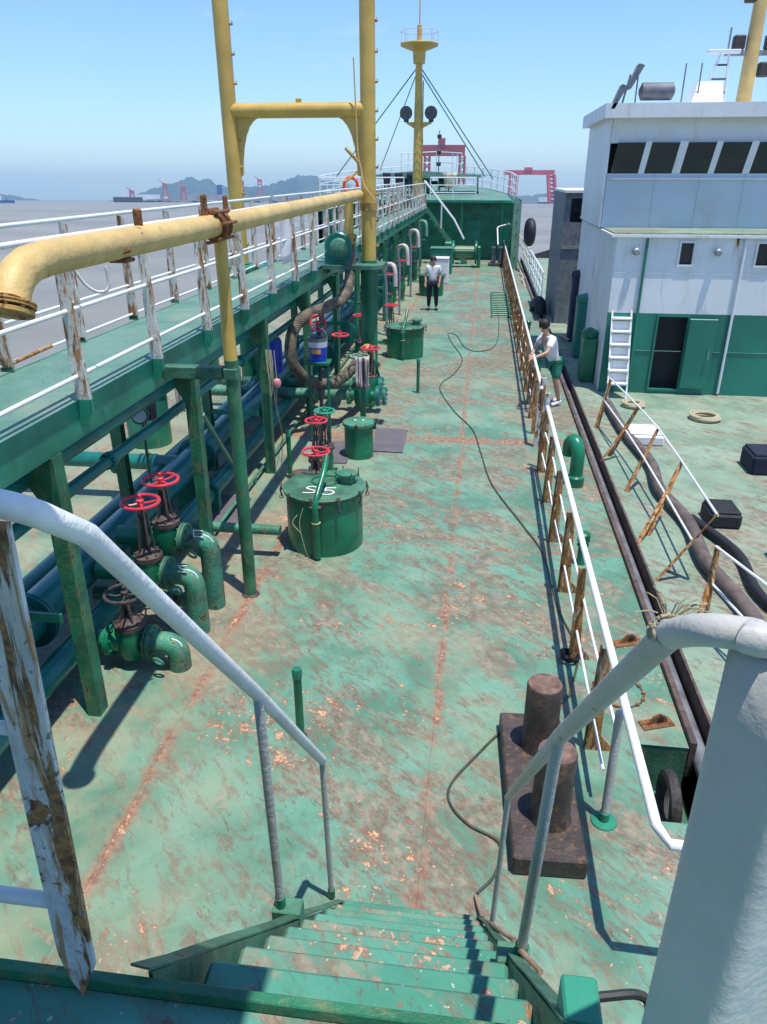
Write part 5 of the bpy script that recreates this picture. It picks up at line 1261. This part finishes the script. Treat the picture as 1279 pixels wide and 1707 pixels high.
# fittings on the house
for (a, b_, c, d_) in ((3.86,4.10,2.62,3.02),(5.3,5.55,2.62,3.02),(3.64,4.22,.10,1.60)):
    mb = MB()
    for q_ in ((a-.04,a,c-.04,d_+.04),(b_,b_+.04,c-.04,d_+.04),(a,b_,d_,d_+.04),(a,b_,c-.04,c)): mb.box(q_[0],q_[1],HY-.035,HY-.002,q_[2],q_[3])
    mb.build('frame', 'greenh' if c < .5 else 'whiteh', o)
mb = MB(); mb.bbox(4.24,4.80,HY-.09,HY-.045,.14,1.58,.02); dr = mb.build('door', 'greenh', o)
mb = MB(); mb.tube([(4.7,HY-.13,.75),(4.7,HY-.13,.95)], .015, 6); mb.build('handle', 'steel', dr)
for x in (3.2, 5.05): mb = MB(); mb.tube([(x,HY-.05,.05),(x,HY-.05,3.1)], .028, 8); mb.build('pipe', 'greenh' if x < 4 else 'whiteh', o)
for z in (.9, 2.45): mb = MB(); mb.tube([(2.64,HY-.006,z),(8.4,HY-.006,z)], .008, 5); mb.build('weld_bead', 'greenh' if z < 1.5 else 'whiteh', o)
for x in (3.0, 4.55): mb = MB(); mb.lathe([(.05,0),(.07,.04),(.07,.10),(.04,.13)], (x,HY-.02,2.86), (0,-1,0), 14); mb.build('lamp', 'steel', o)
for k, x in enumerate((3.5, 4.4, 5.3)): mb = MB(); mb.tube([(x,WY-.006,3.22),(x,WY-.006,4.25)], .007, 5); mb.build('weld_bead', 'shaded_wall', o)
mb = MB(); mb.tube([(2.6,WY-.05,4.16),(7.4,WY-.05,4.16)], .016, 8)
for x in (2.9,3.9,4.9,5.9): mb.tube([(x,WY-.05,4.16),(x,WY,4.16)], .01, 6)
mb.build('grab_rail', 'white', o)
for x, y, r2, lb in ((4.35,14.2,.26,'grey coil of rope on the neighbouring deck by the green doorway'),(3.15,14.9,.2,'pale coil of rope at the foot of the stepped ladder')):
    mb = MB()
    for k in range(6): mb.ring((x+.01*math.sin(k*2),y+.01*math.cos(k*3),.025+.03*(k%3)), r2-.05*(k//3), .024, (.03*math.sin(k),.03*math.cos(k),1), 26, 6)
    tag(mb.build('rope_coil', 'rope'), lb, 'rope')
mb = MB(); mb.bbox(5.0,5.5,9.2,9.7,.0,.35,.03); tag(mb.build('hatch_coaming', 'green_mid'), 'low green hatch box at the right edge on the neighbouring deck', 'hatch')
# white housing and radar mast on the roof
mb = MB(); mb.prism([(3.95,WY-.25,5.541),(4.55,WY-.25,5.541),(4.62,WY+.3,5.95),(4.15,WY+.3,5.95)], (0,.6,0)); mb.build('funnel_cover', 'whiteh', o)
r_o = thing('radar_mast', 'small white lattice radar mast on the wheelhouse roof', 'mast', (4.6,18.4,5.54))
for s_ in (-1,1):
    mb = MB(); mb.tube([(s_*.25,0,0),(s_*.08+.1,0,.95)], .025, 6); mb.build('leg', 'white', r_o)
for k in range(3): mb = MB(); mb.tube([(-.2+.07*k,0,.25+.25*k),(.24-.02*k,0,.25+.25*k)], .02, 6); mb.build('rung', 'iron', r_o)
mb = MB(); mb.bbox(-.25,.4,-.05,.05,.95,1.02); mb.build('scanner', 'white', r_o); mb = MB(); mb.tube([(.15,0,1.0),(.15,0,1.4)], .02, 6); mb.build('whip', 'steel', r_o)
r_o = thing('signal_mast', 'tall khaki signal mast with crosstrees above the wheelhouse at the photo edge', 'mast', (5.45,19.2,5.54))
mb = MB(); mb.tube([(0,0,0),(0,0,3.4)], [.16,.12], 14); mb.build('pole', 'yellow_worn', r_o)
mb = MB(); mb.bbox(-.55,.55,-.05,.05,1.0,1.1); mb.build('yard', 'steel', r_o); mb = MB(); mb.bbox(-.4,.5,-.05,.05,2.1,2.18); mb.build('yard', 'steel', r_o)
for x, z in ((-.3,1.1),(.35,1.1),(-.2,1.95),(.3,.6)): mb = MB(); mb.bbox(x-.12,x+.12,-.1,.1,z,z+.28,.03); mb.build('lamp', 'iron', r_o)
# floodlight flaps on the wheelhouse corner
r_o = thing('roof_searchlight', 'pair of tilted grey-blue floodlights on the wheelhouse roof corner', 'floodlight', (2.62,17.3,5.54))
for x, z, s_ in ((-.1,.15,1),(.18,.5,1)): mb = MB(); mb.prism([(x-.12,0,z-.25),(x-.05,0,z-.25),(x+.16,0,z+.15),(x+.05,0,z+.18)], (0,.35,0)); mb.build('lamp', 'bluehose', r_o)
mb = MB(); mb.tube([(0,.1,0),(.1,.1,.5)], .02, 6); mb.build('stalk', 'steel', r_o)
r_o = thing('liferaft', 'grey canister and antennas along the wheelhouse roof edge', 'liferaft', (3.3,17.6,5.54)); mb = MB(); mb.lathe([(.05,-.35),(.16,-.3),(.16,.3),(.05,.35)], (0,0,.22), (1,0,0), 16); mb.build('canister', 'bluehose', r_o)
for x in (-.4,.5,.8): mb = MB(); mb.tube([(x,0,0),(x,0,.7)], .015, 6); mb.build('antenna', 'steel', r_o)
# narrow white stair on the green wall
r_o = thing('side_ladder', 'narrow white stepped ladder against the green house wall', 'ladder', (2.86,15.75,0))
for s_ in (-.16,.22):
    mb = MB(); mb.prism([(s_-.02,.2,1.72),(s_+.0,.2,1.72),(s_+.02,-.35,0),(s_-.0,-.35,0)], (.02,0.02,0)); mb.build('stringer', 'white', r_o)
for k in range(6): mb = MB(); mb.bbox(-.16,.24,-.30+.085*k,-.12+.085*k,.28+.25*k,.33+.25*k,.01); mb.build('tread', 'white', r_o)
for k in range(6): mb = MB(); mb.bbox(-.15,.23,-.14+.085*k,-.125+.085*k,.30+.25*k,.50+.25*k,.004); mb.build('riser', 'white', r_o)
# grey cabin forward, with dark window and lockers
o = thing('forward_cabin', 'grey cabin with black windows between the two ships farther forward', 'cabin')
wall_open(2.32,3.9,.003,3.75,24.0,[(2.5,3.1,2.95,3.6)],'bluehose','wall')
mb = MB(); mb.box(2.32,2.37,24.06,28,.003,3.75); mb.build('side_wall', 'bluehose', o); mb = MB(); mb.box(2.3,3.95,23.9,28,3.751,3.82); mb.build('roof', 'whiteh', o)
mb = MB(); mb.box(2.45,3.15,24.08,24.12,2.9,3.65); mb.build('window_pane', 'glass', o); mb = MB(); mb.box(3.15,3.6,23.97,23.998,2.7,3.7); mb.build('panel', 'white', o)
mb = MB(); mb.box(2.34,3.9,23.96,23.998,2.2,2.28); mb.build('ledge', 'steel', o)
for i, (x,y,w_,h,mat,lb) in enumerate(((2.62,19.4,.22,1.35,'greenh','tall green ventilator trunk beside the neighbouring house, nearest the gap'),(3.05,18.2,.16,1.2,'navy','dark navy covered machine by the green ventilator trunk'),(2.45,17.0,.15,.95,'green','low green winch housing at the neighbouring ship edge'),(2.75,21.4,.28,1.7,'cloth_dark','dark covered stack in front of the grey cabin'))):
    o = thing('ventilator', lb, 'ventilator', (x,y,0)); mb = MB(); mb.bbox(-w_,w_,-.25,.25,0,h,.03); mb.build('body', mat, o)
    mb = MB(); mb.lathe([(w_*1.1,h),(w_*1.2,h+.05),(w_*1.1,h+.15),(.03,h+.22)], n=20); mb.build('hood', mat, o)
# neighbour far railing & far deck things
pathrail('neighbour_railing', 'white railing along the neighbouring ship edge forward of its cabin', [(NX+.1,28.5,0),(NX+.1,43,0)], 1.0, nr=3)

# ================================================================ PEOPLE
def skin_mesh(name, joints, edges, radii, mat, parent=None, sub=2, root=0):
    me = bpy.data.meshes.new(name); me.from_pydata([tuple(j) for j in joints], edges, []); ob = bpy.data.objects.new(name, me); col.objects.link(ob)
    ob.modifiers.new('skin', 'SKIN'); sb = ob.modifiers.new('sub', 'SUBSURF'); sb.levels = sub; sb.render_levels = sub
    for v_, r_ in zip(me.skin_vertices[0].data, radii): v_.radius = r_ if isinstance(r_, tuple) else (r_, r_); v_.use_root = False
    me.skin_vertices[0].data[root].use_root = True
    bpy.context.view_layer.update(); dg_ = bpy.context.evaluated_depsgraph_get(); m2 = bpy.data.meshes.new_from_object(ob.evaluated_get(dg_))
    bpy.data.objects.remove(ob); m2.materials.clear(); m2.materials.append(M[mat])
    for p in m2.polygons: p.use_smooth = True
    o2 = bpy.data.objects.new(name, m2); col.objects.link(o2)
    if parent: o2.parent = parent
    return o2
def person(label, loc, J, top, bottom, short=True):
    """J: joint positions relative to loc"""
    o = thing('person', label, 'person', loc)
    names = ['pelvis','belly','chest','neck','head','crown','shL','elL','haL','fiL','shR','elR','haR','fiR','hipL','knL','anL','toL','hipR','knR','anR','toR']
    E = [(0,1),(1,2),(2,3),(3,4),(4,5),(2,6),(6,7),(7,8),(8,9),(2,10),(10,11),(11,12),(12,13),(0,14),(14,15),(15,16),(16,17),(0,18),(18,19),(19,20),(20,21)]
    rad_ = [(.125,.10),(.12,.095),(.14,.105),(.055,.055),(.085,.10),(.06,.07),.055,.042,.032,.03,.055,.042,.032,.03,.085,.058,.04,.045,.085,.058,.04,.045]
    P = [Vector(J[n_]) for n_ in names]
    skin_mesh('body', P, E, rad_, 'skin', o)
    # shirt: torso + upper sleeves
    def lerp(a, b_, t_): return Vector(J[a]).lerp(Vector(J[b_]), t_)
    T = [lerp('pelvis','pelvis',0)-Vector((0,0,.03)), J['belly'], J['chest'], lerp('chest','neck',.62), J['shL'], lerp('shL','elL',.75), J['shR'], lerp('shR','elR',.75)]
    skin_mesh('shirt', T, [(0,1),(1,2),(2,3),(2,4),(4,5),(2,6),(6,7)], [(.152,.125),(.148,.12),(.165,.128),.07,.082,.072,.082,.072], top, o)
    k_ = .8 if short else 1.55
    Bt = [J['pelvis'], J['hipL'], lerp('hipL','knL',min(k_,1)), J['hipR'], lerp('hipR','knR',min(k_,1))]
    Eb = [(0,1),(1,2),(0,3),(3,4)]; rb = [(.155,.13),.11,.088,.11,.088]
    if not short: Bt += [lerp('knL','anL',.9), lerp('knR','anR',.9)]; Eb += [(2,5),(4,6)]; rb += [.06,.06]
    skin_mesh('shorts' if short else 'trousers', Bt, Eb, rb, bottom, o)
    hd = Vector(J['head']); cr = Vector(J['crown']); up = (cr-hd).normalized(); fw = Vector(J['face']).normalized()
    mb = MB(); mb.lathe([(.102,-.02),(.108,.03),(.095,.085),(.055,.125),(.01,.135)], hd-fw*.018, up, 20); mb.build('hair', 'hair', o)
    sd_ = up.cross(fw).normalized(); mb = MB(); mb.tube([hd+fw*.088+up*.01, hd+fw*.112-up*.03], [.010,.016], 8)
    for s_ in (-1,1): mb.tube([hd+sd_*s_*.088, hd+sd_*s_*.10-up*.035], .016, 8)
    mb.build('nose_and_ears', 'skin', o)
    mb = MB()
    for s_ in (-1,1): mb.lathe([(.012,0),(.008,.006)], hd+fw*.086+sd_*s_*.034+up*.018, fw, 10)
    mb.tube([hd+fw*.090-up*.052-sd_*.02, hd+fw*.090-up*.052+sd_*.02], .005, 6); mb.build('eyes_and_mouth', 'hair', o)
    for h_, e_ in (('haL','elL'),('haR','elR')):
        d_ = (Vector(J[h_])-Vector(J[e_])).normalized(); s2 = d_.cross(Vector((0,0,1))).normalized(); hb_ = Vector(J[h_])+d_*.05
        mb = MB()
        for k in range(4): b0 = hb_+s2*(.024-.016*k); mb.tube([b0, b0+d_*.05, b0+d_*.085-Vector((0,0,.02))], [.010,.009,.007], 7)
        mb.tube([hb_-d_*.03+s2*.035, hb_+d_*.02+s2*.055], [.011,.008], 7); mb.build('fingers', 'skin', o)
    for a_, t_ in (('anL','toL'),('anR','toR')):
        A, T_ = Vector(J[a_]), Vector(J[t_]); mb = MB(); mb.tube([A+Vector((0,0,-.02))-(T_-A)*.25, A.lerp(T_,.5)-Vector((0,0,.005)), T_+(T_-A)*.15], [.05,.052,.042], 12, squash=.8); mb.build('shoe', 'whitep' if short else 'hair', o)
    return o
person('person in a white t-shirt and green shorts leaning on the railing post', (1.62,14.9,0),
    dict(pelvis=(-.10,-.05,.90), belly=(-.17,-.08,1.05), chest=(-.27,-.14,1.28), neck=(-.33,-.20,1.46), head=(-.38,-.25,1.60), crown=(-.40,-.28,1.70), face=(-.6,-.8,-.3),
    shL=(-.36,-.02,1.37), elL=(-.50,-.10,1.17), haL=(-.57,-.35,1.08), fiL=(-.58,-.40,1.07), shR=(-.20,-.30,1.36), elR=(-.30,-.50,1.14), haR=(-.52,-.56,1.06), fiR=(-.56,-.56,1.05),
    hipL=(-.10,.06,.84), knL=(-.04,.12,.47), anL=(.06,.20,.09), toL=(-.06,.06,.045), hipR=(-.06,-.14,.84), knR=(-.04,-.20,.47), anR=(.05,-.10,.09), toR=(-.08,-.20,.045)), 'tee', 'shorts')
person('person in a white top and dark trousers standing on the far deck', (-1.62,26.0,0),
    dict(pelvis=(0,0,.95), belly=(0,0,1.1), chest=(0,.01,1.33), neck=(0,0,1.5), head=(0,-.02,1.63), crown=(0,-.02,1.73), face=(.2,-1,0),
    shL=(-.19,0,1.42), elL=(-.25,.02,1.14), haL=(-.24,-.10,.92), fiL=(-.24,-.12,.86), shR=(.19,0,1.42), elR=(.25,.02,1.14), haR=(.22,-.10,.92), fiR=(.22,-.12,.86),
    hipL=(-.10,0,.90), knL=(-.12,-.02,.48), anL=(-.13,.02,.08), toL=(-.14,-.13,.045), hipR=(.10,0,.90), knR=(.12,-.02,.48), anR=(.13,.02,.08), toR=(.15,-.13,.045)), 'tee', 'navy', False)
